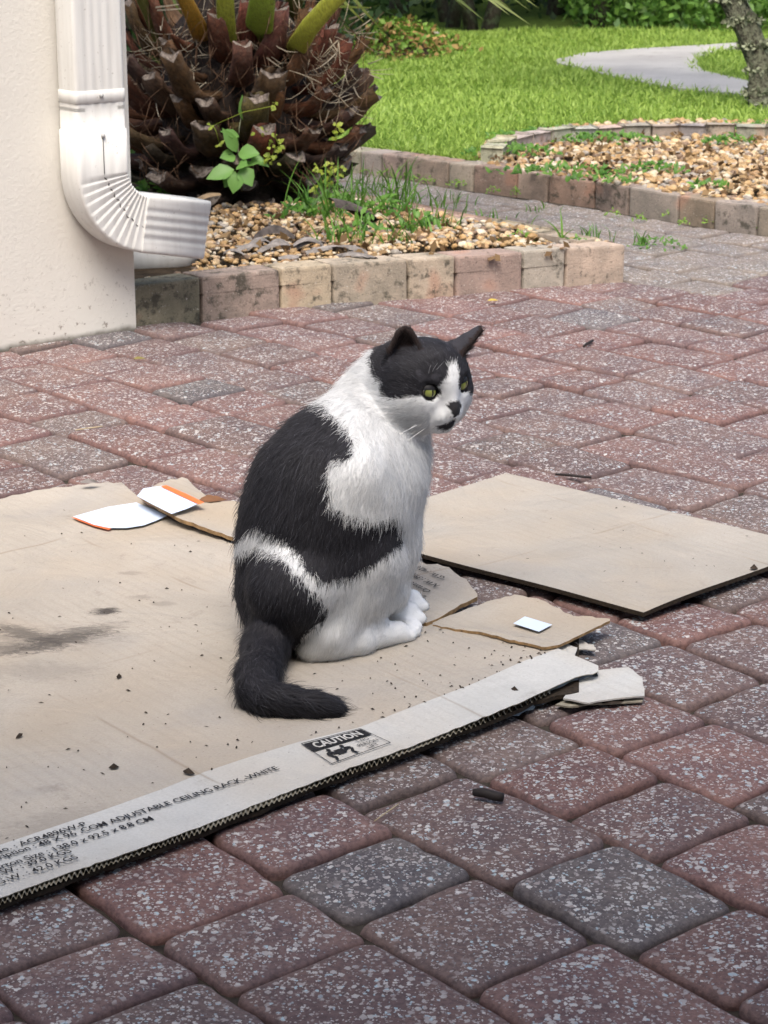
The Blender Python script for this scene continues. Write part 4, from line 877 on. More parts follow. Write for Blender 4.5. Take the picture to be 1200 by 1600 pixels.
for a, b, w, dy in LV:
    V, Fc = [], []; A = pp(a[0], a[1], YS + dy); B = pp(b[0], b[1], YS + dy - .025); sprig_leaf(V, Fc, A, B - A, np.array([0, -.75, .66]), np.linalg.norm(B - A), w * YS / F * 1.0)
    obj('leaf', mesh('leaf', V, Fc, broad_m), seedl)
def fern(name, pxs, Y, n, seed, label, group=None, lw=.014):
    q = random.Random(seed); V, Fc = [], []
    for (u, v, ru, rv) in pxs:
        for i in range(n):
            c = pp(u + q.gauss(0, ru), v + q.gauss(0, rv), Y + q.uniform(-.03, .03)); d = np.array([q.uniform(-1, 1), q.uniform(-.8, .1), q.uniform(-.7, .5)]); sprig_leaf(V, Fc, c, d, np.array([q.uniform(-.3, .3), -.7, .7]), lw * q.uniform(.6, 1.2), lw * q.uniform(.6, 1.0))
    for k in range(len(pxs) - 1):
        a, b = pp(pxs[k][0], pxs[k][1], Y), pp(pxs[k + 1][0], pxs[k + 1][1], Y); vv, ff = tube('x', [a, (a + b) / 2 + np.array([0, -.01, .01]), b], .0010, None, None, 4, False); base = len(V); V += list(vv); Fc += [tuple(base + t for t in f) for f in ff]
    o = obj(name, mesh(name, V, Fc, fern_m)); tag(o, label, 'plant', group); return o
GF = 'small ferny sprigs on the palm trunk'
fern('fern_sprig', [(408, 208, 7, 4), (425, 212, 8, 6), (436, 228, 6, 5), (424, 246, 5, 7), (420, 250, 4, 4)], YS + .02, 9, 1, 'yellow-green sprig hanging beside the broad-leaved seedling on the palm', GF)
fern('fern_sprig', [(500, 262, 5, 5), (515, 268, 8, 7), (532, 262, 5, 8), (508, 285, 4, 5), (490, 300, 4, 6)], YS + .08, 9, 2, 'yellow-green sprig low on the right side of the palm trunk', GF)
fern('fern_sprig', [(530, 195, 3, 3), (524, 210, 2, 3)], YS + .06, 7, 3, 'tiny green sprig high on the right side of the palm trunk', GF)
fern('fern_sprig', [(430, 165, 3, 2), (333, 196, 2, 2), (343, 224, 2, 2)], YS + .0, 4, 4, 'three tiny sprouts scattered over the middle of the palm trunk', GF)
# leafy ground weeds: moss cushions and creeping weeds
def cushion(name, u, v, z, rx, ry, h_, n, seed, m, label, lw=.012):
    q = random.Random(seed); V, Fc = [], []; b = gp(u, v, z)
    for i in range(n):
        a = q.uniform(0, 6.28); rr = math.sqrt(q.random()); c = b + np.array([rx * rr * math.cos(a), ry * rr * math.sin(a), h_ * (1 - rr * rr) * q.uniform(.4, 1)]); d = np.array([q.uniform(-1, 1), q.uniform(-1, 1), q.uniform(.1, 1.2)]); sprig_leaf(V, Fc, c, d, np.array([0, -.5, .8]), lw * q.uniform(.6, 1.3), lw * q.uniform(.35, .6))
    o = obj(name, mesh(name, V, Fc, m)); tag(o, label, 'weed', GW); return o
cushion('moss_cushion', 808, 384, .062, .05, .05, .035, 170, 1, moss_m, 'bright green moss cushion on the gravel behind the tan kerb blocks')
cushion('creeping_weed', 1030, 388, 0, .075, .05, .03, 90, 2, weed_m, 'dark green creeping weed on the pavers right of the kerb corner')
cushion('creeping_weed', 902, 384, .07, .04, .02, .02, 50, 3, weed_m, 'green weed between the two last kerb blocks')
MOSS_L = ['%s moss patch at the foot of the lawn kerb, number %s from the palm' % (a, b) for a, b in zip(['low', 'wide', 'bright', 'bushy', 'thin', 'wide', 'small', 'tiny', 'small', 'low', 'thin', 'thick', 'thick', 'tiny'], ['one', 'two', 'three', 'four', 'five', 'six', 'seven', 'eight', 'ten', 'eleven', 'twelve', 'thirteen', 'fourteen', 'nine'])]
for k, (u, v, rx, n) in enumerate([(575, 269, .03, 30), (612, 273, .05, 60), (640, 277, .03, 40), (655, 280, .03, 40), (672, 285, .02, 24), (715, 290, .04, 40), (770, 300, .025, 26), (804, 303, .02, 20), (957, 336, .025, 24), (1000, 344, .02, 24), (1066, 350, .02, 22), (1109, 348, .022, 30), (1190, 358, .03, 40), (1040, 340, .01, 10)]):
    cushion('moss_patch', u, v + 2, 0.002, rx, .022, .022, n, 50 + k, moss_m, MOSS_L[k], .010)
for k, (u, v, rx, ry, n) in enumerate([(880, 215, .25, .14, 420), (800, 242, .16, .08, 260), (960, 222, .16, .07, 160), (1020, 270, .10, .05, 120), (870, 272, .2, .05, 200), (1110, 296, .06, .03, 60), (1140, 225, .09, .04, 130), (940, 285, .1, .03, 90), (1190, 205, .2, .1, 220)]):
    cushion('gravel_weed', u, v, .072, rx, ry, .028, int(n * .62), 90 + k, weed_m, ['leafy green weeds spreading over the back of the far gravel bed', 'green weeds in the left corner of the far gravel bed', 'thin weeds in the middle of the far gravel bed', 'small weed clump on the far gravel', 'weeds behind the pink blocks of the lawn kerb', 'weed behind the stained block of the lawn kerb', 'weeds at the right rear of the far gravel bed', 'weeds along the front of the far gravel bed', 'weeds by the mossy tree at the gravel bed'][k], .022)
for k, (u, v, n, hh) in enumerate([(225, 295, 70, .12), (250, 310, 60, .08), (228, 270, 40, .16)]):
    cushion('shade_weed', u, v, .06, .07, .05, hh, n, 120 + k, weed_m, ['dark green weeds in the shade left of the palm foot', 'low weeds right behind the downspout outlet', 'taller weeds between the wall and the palm'][k], .03)
for k, (u, v, rx, ry, n) in enumerate([(520, 338, .10, .05, 60), (600, 345, .10, .05, 80), (470, 345, .07, .05, 50), (660, 368, .06, .03, 40), (560, 372, .08, .04, 36)]):
    cushion('leafy_weed', u, v, .07, rx, ry, .06, n, 160 + k, weed_m, ['leafy weeds at the right foot of the palm', 'leafy weeds along the rear of the palm bed', 'leafy weeds in front of the dark palm foot', 'low leafy weeds near the end of the palm bed', 'thin leafy weeds in the middle of the palm bed'][k], .026)
for k, (u, v) in enumerate([(388, 472), (450, 474)]): tuft('grass_weed', gp(u, v, .0), .035, .004, 7, .004, 470 + k, weed_m, ['tiny grass blades before the grey block of the front kerb', 'tiny grass blades in the joint of the front kerb'][k], GW)

# dead palm pieces on the near bed
dead_m = plain('weathered_dead_leaf', (0.20, 0.18, 0.165), 0.8, 0.25, .5, 45, .003)
dbm = plain('dark_dead_boot', (0.075, 0.062, 0.055), 0.8, 0.25, .6, 40, .004)
def curl_leaf(name, p0, p1, w, sag, twist, m, parent=None, n=9, NRs=5):
    p0 = np.array(p0); p1 = np.array(p1); d = p1 - p0; d_ = d / np.linalg.norm(d); s = np.cross(d_, [0, 0, 1]); s = s / np.linalg.norm(s); V, Fc = [], []
    for i in range(n):
        t = i / (n - 1); c = p0 + d * t + np.array([0, 0, sag * math.sin(math.pi * t)]); a = twist * (t - .5); ww = w * (.35 + .65 * math.sin(math.pi * (.12 + .8 * t)))
        for k in range(NRs): th = (k / (NRs - 1) - .5) * 2.6; l = math.sin(th) * ww / 2; z = -(1 - math.cos(th)) * ww * .45; V.append(c + s * (l * math.cos(a) - z * math.sin(a)) + np.array([0, 0, l * math.sin(a) + z * math.cos(a) + ww * .3]))
    for i in range(n - 1):
        for k in range(NRs - 1): Fc.append((i * NRs + k, i * NRs + k + 1, (i + 1) * NRs + k + 1, (i + 1) * NRs + k))
    me = mesh(name, V, Fc, m); o = obj(name, me, parent); return o
dl = thing('dead_leaf_bundle', 'curled grey dead palm leaf lying on the pebbles behind the front kerb', 'dead leaf', tuple(gp(500, 395, .08)))
q = random.Random(9)
for i in range(13):
    u = 350 + 16 * i + q.uniform(-6, 6); v = 398 + q.uniform(-9, 9); curl_leaf('leaf_strip', gp(u, v, .085), gp(u + q.uniform(30, 70), v + q.uniform(-10, 8), .088), q.uniform(.016, .032), q.uniform(.0, .02), q.uniform(-2, 2), dead_m, dl)
o = curl_leaf('dead_frond_boot', gp(398, 372, .085), gp(462, 374, .085), .05, .018, .4, dbm); tag(o, 'grey-brown dead frond boot lying on the pebbles below the seedling', 'dead boot')
o = curl_leaf('dead_frond_boot', gp(520, 318, .15), gp(588, 352, .075), .055, .01, 1.2, dbm); tag(o, 'dark broken frond boot leaning at the right foot of the palm', 'dead boot')
o = curl_leaf('dead_frond_boot', gp(300, 318, .10), gp(345, 305, .12), .03, .006, .3, plain('pale_dead_boot', (.24, .17, .10), .8)); tag(o, 'pale brown broken frond boot just above the downspout outlet', 'dead boot')

# ------------------------------------------------------------------ trees and undergrowth beyond the lawn
bark = M('bark', 0.9, 0.2); p = bark.pos(); n1 = bark.noise(bark.n('VectorMath', 0, _p={'operation': 'MULTIPLY'}, i0=p, i1=(30, 30, 9)), 1.0, 5, .7); n2 = bark.noise(p, 26, 4)
c = bark.mix(bark.ramp(n1, [(.3, 0.0), (.7, 1.0)]), (0.045, 0.036, 0.027), (0.13, 0.11, 0.085)); c = bark.mix(bark.ramp(n2, [(.48, 0.0), (.62, .9)]), c, (0.16, 0.19, 0.11)); bark.out(c, nrm=bark.bump(n1, .015))
def leaf_cloud(name, centers, radii, n, size, mat, seed, parent=None, flat=.7):
    q = np.random.RandomState(seed); C = np.array(centers); Rr = np.array(radii); idx = q.choice(len(C), n, p=(Rr ** 2.2) / (Rr ** 2.2).sum()); d = q.randn(n, 3); d /= np.linalg.norm(d, axis=1)[:, None]
    P = C[idx] + d * (Rr[idx] * (.35 + .75 * q.rand(n) ** .6))[:, None] * np.array([1, 1, flat]); P[:, 2] = np.maximum(P[:, 2], .02)
    a = q.randn(n, 3) + np.array([0, 0, -.3]); a /= np.linalg.norm(a, axis=1)[:, None]; b = np.cross(a, q.randn(n, 3)); b /= np.linalg.norm(b, axis=1)[:, None]; s = size * (.5 + q.rand(n)); c_ = np.cross(a, b)
    V = np.stack([P - b * s[:, None] * .1, P + a * s[:, None] * .5 + b * s[:, None] * .30 + c_ * s[:, None] * .06, P + a * s[:, None], P + a * s[:, None] * .5 - b * s[:, None] * .30 + c_ * s[:, None] * .06], 1).reshape(-1, 3)
    return obj(name, big_mesh(name, V, np.arange(n * 4).reshape(-1, 4), mat, False), parent)
DK = [leaf_mat('dark_foliage', (0.012, 0.030, 0.009), (0.035, 0.075, 0.020), .5, .25, 2), leaf_mat('mid_foliage', (0.025, 0.065, 0.015), (0.07, 0.14, 0.03), .5, .3, 2), leaf_mat('grey_green_foliage', (0.035, 0.060, 0.028), (0.09, 0.13, 0.06), .55, .25, 2)]
def limb(V, Fc, pts, rads, sides=7):
    v, f = tube('x', pts, rads, None, None, sides, False); b = len(V); V += list(v); Fc += [tuple(b + t for t in x) for x in f]
def tree(name, x, y, h_, lean, rad, crown_r, m, seed, label, nleaf=2600, group='trees beyond the lawn', low=.35):
    q = random.Random(seed); b = np.array([x, y, 0.02]); t = thing(name, label, 'tree', tuple(b), group); V, Fc = [], []; top = b + np.array([lean[0] * h_, lean[1] * h_, h_]); wob = lambda s: np.array([q.gauss(0, s), q.gauss(0, s), 0])
    mids = [b, b + (top - b) * .2 + wob(.04), b + (top - b) * .5 + wob(.08), b + (top - b) * .8 + wob(.08), top]; limb(V, Fc, mids, [rad * 1.25, rad, rad * .8, rad * .5, rad * .25], 9); cs, rs = [], []
    for i in range(7):
        k = q.uniform(.12, .85); a = b + (top - b) * k; az = q.uniform(0, 6.28); L = h_ * q.uniform(.25, .5); e = a + np.array([math.cos(az) * L, math.sin(az) * L, L * q.uniform(.2, .9)]); m_ = (a + e) / 2 + wob(.08) + np.array([0, 0, -.04]); limb(V, Fc, [a, m_, e], [rad * .5, rad * .34, rad * .12], 6); cs += [e, m_]; rs += [crown_r * q.uniform(.5, .8), crown_r * .4]
        e2 = m_ + np.array([q.uniform(-.3, .3), q.uniform(-.3, .3), q.uniform(0, .4)]); limb(V, Fc, [m_, e2], [rad * .2, rad * .07], 5)
    cs.append(top); rs.append(crown_r); obj('trunk', mesh('trunk', V, Fc, bark.m), t)
    cs = [np.array([c[0], c[1], max(c[2], h_ * low)]) for c in cs]; leaf_cloud('crown', cs, rs, nleaf * 2, .048, m, seed, t); return t
def gx(u, D): return (u - CX) / F * (D / cp_) * 1.0
TREES = [(985 - 285, 13.2, 2.6, (.10, 0), .035, .7, 2, 'grey-green bushy small tree left of the twin dark trunks'), (752, 12.9, 2.4, (.22, .02), .038, .65, 2, 'small tree with twin dark slanting trunks at the lawn edge'), (728, 13.0, 2.6, (-.12, 0), .034, .6, 0, 'thin dark tree with a slanting trunk close to the twin trunks'), (690, 13.6, 2.4, (-.25, 0), .03, .6, 2, 'small tree leaning left over the lawn edge'),
         (910, 13.2, 2.8, (.02, 0), .045, .75, 1, 'straight dark tree behind the bend of the path'), (850, 14.2, 3, (.05, 0), .05, .8, 0, 'dark tree in shadow behind the twin trunks'), (1010, 14.0, 2.8, (0, 0), .04, .8, 1, 'bright green bushy tree above the far end of the path'), (1090, 14.6, 3.0, (-.05, 0), .05, .8, 1, 'leafy tree behind the right lawn strip'), (620, 14.0, 3.0, (0, 0), .05, .9, 0, 'dark dense tree beyond the leaf mound'), (570, 13.4, 2.8, (.05, 0), .045, .9, 0, 'dark tree just right of the palm fronds'), (1170, 14.2, 3.0, (0, 0), .045, .8, 1, 'green tree behind the mossy leaning trunk'),
         (480, 13.0, 3.0, (0, 0), .05, .9, 0, 'dark tree behind the top of the palm'), (330, 12.0, 3.0, (0, 0), .05, .9, 0, 'dark tree seen between the frond stems'), (230, 11.0, 2.8, (0, 0), .05, .9, 0, 'dark tree between the palm and the house wall')]
for k, (u, D, h_, ln, rd, cr, mi, lb) in enumerate(TREES): tree('small_tree', gx(u, D - 1), D - 1, h_, ln, rd, cr, DK[mi], 600 + k, lb, 2200, low=.16 if mi == 2 else (.30 if D > 13.1 else .42))
# undergrowth: one mass of low leaves, and the wood behind it
q = np.random.RandomState(8); n = 46; cs, rs = [], []
for i in range(150):
    u = 150 + 1150 * q.rand(); D = 13.0 + 3.0 * q.rand(); cs.append((gx(u, D), D, .05 + .5 * q.rand() * (D - 12.8) / 2)); rs.append(.20 + .3 * q.rand())
tag(leaf_cloud('undergrowth', cs, rs, 8000, .06, DK[0], 9), kind='stuff')
cs, rs = [], []
for i in range(60):
    u = 900 + 380 * q.rand(); D = 11.9 + 1.6 * q.rand(); cs.append((gx(u, D), D, .05 + .22 * q.rand())); rs.append(.12 + .2 * q.rand())
tag(leaf_cloud('bright_undergrowth', cs, rs, 11000, .045, leaf_mat('bright_foliage', (.06, .15, .025), (.16, .30, .05), .5, .35, 2), 10), kind='stuff')
cs, rs = [], []
for i in range(120):
    u = -200 + 1900 * q.rand(); D = 16.5 + 2.5 * q.rand(); cs.append((gx(u, D), D, 3.2 * q.rand())); rs.append(.7 + .5 * q.rand())
tag(leaf_cloud('woodland', cs, rs, 26000, .16, DK[0], 11, flat=1), kind='stuff')
cs = [(gx(u, 9.5 + .8 * (i % 3)), 9.5 + .8 * (i % 3), .1 + .25 * (i % 4)) for i, u in enumerate(range(150, 560, 24))]
tag(leaf_cloud('hedge_shrubs', cs, [.32] * len(cs), 7000, .06, DK[0], 12), kind='stuff')
# mound of leaf litter and moss at the left end of the lawn
lit = leaf_mat('leaf_litter', (.22, .12, .04), (.42, .28, .10), .7, .1, 3)
mc = gp(625, 84, .05); V, Fc = [], []; NA, NRi = 24, 6
for j in range(NRi):
    for k in range(NA): a = 6.283 * k / NA; rr = j / (NRi - 1); V.append((mc[0] + .30 * rr * math.cos(a), mc[1] + .45 * rr * math.sin(a), .03 + .12 * (1 - rr ** 1.6) + .03 * math.sin(k * 1.9 + j * 2.3) * (1 - rr)))
for j in range(NRi - 1):
    for k in range(NA): Fc.append((j * NA + k, j * NA + (k + 1) % NA, (j + 1) * NA + (k + 1) % NA, (j + 1) * NA + k))
tag(obj('mound', mesh('mound', V, Fc, MAT['soil'])), kind='structure')
cs = [np.array(V[i]) for i in range(0, len(V), 2)]; tag(leaf_cloud('mound_litter', cs, [.10] * len(cs), 3000, .028, lit, 13, flat=.4), kind='stuff'); tag(leaf_cloud('mound_moss', cs, [.10] * len(cs), 4200, .03, moss_m, 14, flat=.45), kind='stuff')
rockm = plain('grey_rock', (.19, .18, .14), .9, .2, .4, 20, .01)
for k, (u, v, s_) in enumerate([(672, 68, .055), (655, 62, .05)]):
    bm = bmesh.new(); bmesh.ops.create_icosphere(bm, subdivisions=3, radius=s_); c0 = gp(u, v + 6, .05)
    for vv in bm.verts: f = 1 + .22 * math.sin(vv.co.x / s_ * 3 + k) + .14 * math.sin(vv.co.y / s_ * 5 + 2) + .12 * math.sin(vv.co.z / s_ * 4); vv.co = Vector((vv.co.x * f, vv.co.y * f * .8, vv.co.z * f * .8)) + Vector(c0) + Vector((0, 0, s_ * .5))
    me = bpy.data.meshes.new('rock'); bm.to_mesh(me); bm.free(); me.materials.append(rockm); me.polygons.foreach_set('use_smooth', [True] * len(me.polygons)); o = obj('rock', me); tag(o, ['bigger grey-green rock at the right end of the leaf mound', 'smaller grey rock behind the leaf mound'][k], 'rock')
# dry shrub right of the palm top
# leaning mossy tree at the right edge
tb = gp(1200, 178, .05); t = thing('mossy_tree', 'leaning tree with lichen-covered bark at the right edge of the lawn', 'tree', tuple(tb)); Yt = tb[1]
lich = M('lichen_bark', .95, .15); p = lich.pos(); n1 = lich.noise(p, 55, 5, .75); n2 = lich.noise(p, 130, 4, .8)
c = lich.mix(lich.ramp(n1, [(.42, 0.0), (.56, 1.0)]), (.055, .048, .035), (.22, .23, .15)); c = lich.mix(lich.ramp(n2, [(.5, 0.0), (.7, .6)]), c, (.33, .33, .24)); lich.out(c, nrm=lich.bump(lich.math('ADD', n1, n2), .02))
px = [(1203, 186, 24), (1199, 165, 26), (1193, 145, 23), (1190, 110, 20), (1178, 70, 19), (1160, 30, 21), (1143, -5, 23), (1120, -60, 22), (1090, -160, 19), (1060, -320, 15), (1040, -480, 8)]
V, Fc = [], []; NR = 18
for i, (u, v, rpx) in enumerate(px):
    cc = pp(u, v, Yt + .04 * i); rr = rpx * Yt / F
    for k in range(NR): a = 6.283 * k / NR; f = 1 + .16 * math.sin(k * 2.3 + i * 1.7) + .10 * math.sin(k * 5.1 + i * 3.1); V.append((cc[0] + rr * f * math.cos(a), cc[1] + rr * f * math.sin(a), cc[2]))
for i in range(len(px) - 1):
    for k in range(NR): Fc.append((i * NR + k, i * NR + (k + 1) % NR, (i + 1) * NR + (k + 1) % NR, (i + 1) * NR + k))
limb(V, Fc, [pp(1092, -150, Yt + .3), pp(1200, -300, Yt + .3), pp(1300, -520, Yt + .1)], [.05, .035, .015]); limb(V, Fc, [pp(1062, -310, Yt + .36), pp(980, -420, Yt + .5), pp(900, -560, Yt + .5)], [.04, .03, .012])
obj('trunk', mesh('trunk', V, Fc, lich.m), t)
tp = [pp(1040, -480, Yt + .4), pp(1300, -520, Yt), pp(900, -560, Yt + .5), pp(1150, -620, Yt + .3)]; leaf_cloud('crown', tp, [.5] * 4, 2600, .06, DK[1], 33, t)
q = np.random.RandomState(4); Vf = np.array(V[:NR * 7]); idx = q.randint(0, len(Vf), 900); leaf_cloud('lichen', Vf[idx], [.012] * 900, 2200, .022, plain('lichen_flakes', (.20, .215, .14), .95, .1, .5, 30), 35, t, 1.0)['kind'] = 'stuff'

# ------------------------------------------------------------------ the cat
CM0 = np.array([-0.12, 2.42]); CF = np.array([0.84, 0.5426]); CR_ = np.array([0.5426, -0.84])   # rump on the ground, facing, right flank
def cpt(u, v, off=0.0):                       # point on the cat's long plane, shifted towards its right flank
    d = ray(u, v); t = ((CM0 + CR_ * off) @ CR_) / (d[:2] @ CR_); return np.array([d[0] * t, d[1] * t, H + d[2] * t])
PXM = 2.60 / F                                # metres per photograph pixel at the cat
HC = cpt(655, 600, .012)
psi = R(40); hf = np.array([math.sin(psi), -math.cos(psi), -0.07]); hf /= np.linalg.norm(hf)
hl = np.array([math.cos(psi), math.sin(psi), 0.03]); hl -= hf * (hl @ hf); hl /= np.linalg.norm(hl); hu = np.cross(hl, hf)
hu = hu if hu[2] > 0 else -hu
def hp(f, l, u): return HC + (hf * f + hl * l + hu * u) / 1000.0
PR = []                                       # primitives: a, b, ra, rb, blend, hair length, hair direction
DN = np.array([0, 0, -1.0]); BKW = np.array([-CF[0], -CF[1], 0])
def cone(a, b, ra, rb, k=.03, hl_=.016, hd=None): PR.append((np.array(a), np.array(b), ra, rb, k, hl_, DN + .35 * BKW if hd is None else np.array(hd)))
tr = 6.5                                      # fur allowance in pixels
T = [(450, 925, 84), (490, 848, 119), (519, 774, 125), (550, 722, 106), (584, 668, 78), (600, 625, 66), (612, 598, 54)]
for (u, v, r_), (u2, v2, r2) in zip(T[:-1], T[1:]): cone(cpt(u, v, -.038 * max(0, (770 - v) / 150)), cpt(u2, v2, -.038 * max(0, (770 - v2) / 150)), (r_ - tr) * PXM, (r2 - tr) * PXM, .03, .015 if v > 640 else .011)
cone(cpt(612, 598, -.048), HC + np.array([-.008, .026, .0]), 48 * PXM, 42 * PXM, .018, .010)
cone(cpt(458, 918, .050), cpt(576, 866, .070), 68 * PXM, 42 * PXM, .014, .011)               # thigh
cone(cpt(572, 868, .066), cpt(590, 880, .066), 44 * PXM, 38 * PXM, .02, .013)
cone(cpt(575, 885, .066), cpt(508, 985, .070), 42 * PXM, 38 * PXM, .022, .010)               # shank
cone(cpt(560, 925, .060), cpt(606, 925, .045), 46 * PXM, 32 * PXM, .022, .010)
cone(cpt(520, 985, .064), cpt(572, 975, .064), 40 * PXM, 26 * PXM, .02, .010)
def gr(u, v, rpx): return gp(u, v, CZ + rpx * PXM * .92)
cone(gr(488, 1010, 22), gr(560, 1003, 20), 24 * PXM, 21 * PXM, .012, .006, -CF.tolist() + [-.2] if False else [-CF[0], -CF[1], -.2])   # hind foot
cone(gr(560, 1000, 20), gr(622, 988, 16), 21 * PXM, 18 * PXM, .012, .005, [-CF[0], -CF[1], -.1])
for k, (u, v) in enumerate([(641, 992), (648, 986), (650, 979), (646, 973)]): cone(gr(u - 12, v + 1, 11), gr(u, v, 9), 12 * PXM, 10.5 * PXM, .003, .0035, [-CF[0], -CF[1], 0])
for off, du in ((.030, 0), (-.006, 5)):                                                       # front legs
    cone(cpt(606 + du, 760, off), cpt(613 + du, 850, off), 46 * PXM, 25 * PXM, .03, .010)
    cone(cpt(613 + du, 850, off), cpt(616 + du, 945, off), 24 * PXM, 18 * PXM, .02, .007)
    pa_ = cpt(613 + du, 962, off); pa_[2] = CZ + .016; pb_ = pa_ + np.array([CF[0], CF[1], 0]) * .026; cone(pa_, pb_, 17 * PXM, 16 * PXM, .012, .005, [-CF[0], -CF[1], .2])
    for j in (-1.5, -.5, .5, 1.5): q = pb_ + np.array([CR_[0], CR_[1], 0]) * j * .0085; q[2] = CZ + .009; cone(q - np.array([CF[0], CF[1], 0]) * .004, q + np.array([CF[0], CF[1], 0]) * (.011 - .002 * abs(j)), .0088, .0078, .003, .0035, [-CF[0], -CF[1], 0])
cone(cpt(618, 668, -.012), cpt(611, 720, -.004), 38 * PXM, 44 * PXM, .022, .011, [0, 0, -1]); cone(cpt(611, 720, -.004), cpt(602, 800, .005), 44 * PXM, 38 * PXM, .03, .012, [CF[0] * .1, CF[1] * .1, -1])   # chest
cone(cpt(556, 742, .058), cpt(600, 800, .052), 48 * PXM, 34 * PXM, .016, .010); cone(cpt(600, 800, .052), cpt(618, 860, .035), 34 * PXM, 24 * PXM, .014, .009)                # shoulder / elbow
cone(cpt(556, 845, .02), cpt(590, 850, .02), 74 * PXM, 56 * PXM, .03, .013)
# tail
TL = [(432, 955, None, 40), (415, 1010, .030, 37), (403, 1055, .027, 34), (400, 1079, .024, 29), (417, 1091, .022, 26), (450, 1096, .020, 24), (490, 1101, .018, 21), (517, 1105, .016, 16.5), (533, 1107, .013, 10)]
tp3 = []
for (u, v, z, r_) in TL: tp3.append(cpt(u, v, .0) if z is None else gp(u, v, CZ + (r_ - 5) * PXM))
NT0 = len(PR)
for i in range(len(tp3) - 1): d = tp3[i + 1] - tp3[i]; cone(tp3[i], tp3[i + 1], (TL[i][3] - 7) * PXM, (TL[i + 1][3] - 6) * PXM, .014 if i else .02, .017, d / np.linalg.norm(d))
NT1 = len(PR)
# head
NH0 = len(PR); NOSE = hp(68, 0, -18)
def hcone(a, b, ra, rb, k=.012, hl_=.006): PR.append((hp(*a), hp(*b), ra / 1000, rb / 1000, k, hl_, None))
hcone((-12, 0, 4), (14, 0, 8), 48, 45, .034, .007); hcone((6, -20, 8), (6, 20, 8), 40, 40, .02, .007)
for s_ in (-1, 1): hcone((14, s_ * 37, -20), (28, s_ * 24, -25), 25, 21, .018, .011); hcone((38, s_ * 12, -26), (53, s_ * 8.0, -25.5), 15.5, 11.0, .014, .006); hcone((34, s_ * 24, 20), (44, s_ * 15, 20), 13, 10, .012, .004); hcone((30, s_ * 34, -6), (36, s_ * 28, -6), 18, 15, .014, .005)
hcone((30, 0, 24), (44, 0, 14), 26, 15, .018, .005); hcone((46, 0, 8), (62, 0, -14), 13, 7.2, .010, .003); hcone((62.5, 0, -17.5), (63.5, 0, -19), 5.6, 5.0, .004, 0.0); hcone((40, 0, -40), (49, 0, -40), 13, 9.5, .009, .004)
NH1 = len(PR)
EARS = [(hp(12, -31, 17), hp(6, -31, 77), 27, 7.5, hf * .62 - hl * .62 + hu * .15), (hp(18, 40, 28), hp(38, 64, 67), 24, 1.6, hf * .70 + hl * .62 + hu * .10)]
LO = np.array([-.235, 2.10, CZ - .004]); HI = np.array([.165, 2.72, .47])
VS = 0.0031
nx, ny, nz = [int(math.ceil(q)) + 1 for q in (HI - LO) / VS]
gxs = (LO[0] + VS * np.arange(nx)).astype(np.float32); gys = (LO[1] + VS * np.arange(ny)).astype(np.float32); gzs = (LO[2] + VS * np.arange(nz)).astype(np.float32)
D = np.full((nx, ny, nz), .2, np.float32)
def win(a, b, m_):
    lo = np.maximum(0, np.floor((np.minimum(a, b) - m_ - LO) / VS).astype(int)); hi = np.minimum([nx, ny, nz], np.ceil((np.maximum(a, b) + m_ - LO) / VS).astype(int) + 1); return tuple(slice(l, max(l + 1, h_)) for l, h_ in zip(lo, hi))
def cone_d(P, a, b, ra, rb):
    ab = b - a; L2 = float(ab @ ab) + 1e-12; x, y, z = P; t = np.clip(((x - a[0]) * ab[0] + (y - a[1]) * ab[1] + (z - a[2]) * ab[2]) / L2, 0, 1)
    return np.sqrt((x - a[0] - ab[0] * t) ** 2 + (y - a[1] - ab[1] * t) ** 2 + (z - a[2] - ab[2] * t) ** 2) - (ra + (rb - ra) * t)
def grid(w): return np.meshgrid(gxs[w[0]], gys[w[1]], gzs[w[2]], indexing='ij')
def smin(a, b, k): h_ = np.clip(k - np.abs(a - b), 0, None) / k; return np.minimum(a, b) - h_ * h_ * k * .25
def put(a, b, ra, rb, k):
    w = win(a, b, max(ra, rb) + k + .012); d = cone_d(grid(w), a, b, ra, rb); D[w] = smin(D[w], d, k)
for i, (a, b, ra, rb, k, _h, _d) in enumerate(PR): put(a, b, ra, rb, k)
def carve(a, b, ra, rb, k):
    w = win(a, b, max(ra, rb) + .02); d = -cone_d(grid(w), a, b, ra, rb); D[w] = -smin(-D[w], -d, k)
for a, b, ra, rb, op in EARS:                  # cupped ears: a half shell, open towards op
    ax = (b - a) / np.linalg.norm(b - a); op = op - ax * (op @ ax); op /= np.linalg.norm(op); sd_ = np.cross(ax, op)
    for j in range(17):
        th = R(-12 + 204 * j / 16); e_ = sd_ * math.cos(th) - op * math.sin(th) * .80; p0 = a + e_ * ra / 1000; c1 = math.cos(th); p1 = b + sd_ * c1 * rb / 1000 - ax * (.0045 * c1 * c1 * (rb / 9.0)) - op * math.sin(th) * .003
        pm = a * .42 + b * .58 + sd_ * c1 * (ra * .55 + rb * .52) / 1000 - op * math.sin(th) * ra * .40 / 1000; put(p0, pm, .0036, .0033, .003); put(pm, p1, .0033, .0025, .003)
EYE = [hp(43.5, -25.5, 8.0), hp(43.5, 25.5, 8.0)]; ER = .0112
for e in EYE: carve(e + hf * .007, e + hf * .012, .0098, .0098, .004)
for s_ in (-1, 1): carve(hp(68.0, s_ * 2.6, -18.5), hp(65.5, s_ * 3.4, -19.0), .0011, .0009, .001); carve(hp(62.5, s_ * 1.0, -30), hp(50, s_ * 17, -36.5), .0012, .0010, .002)
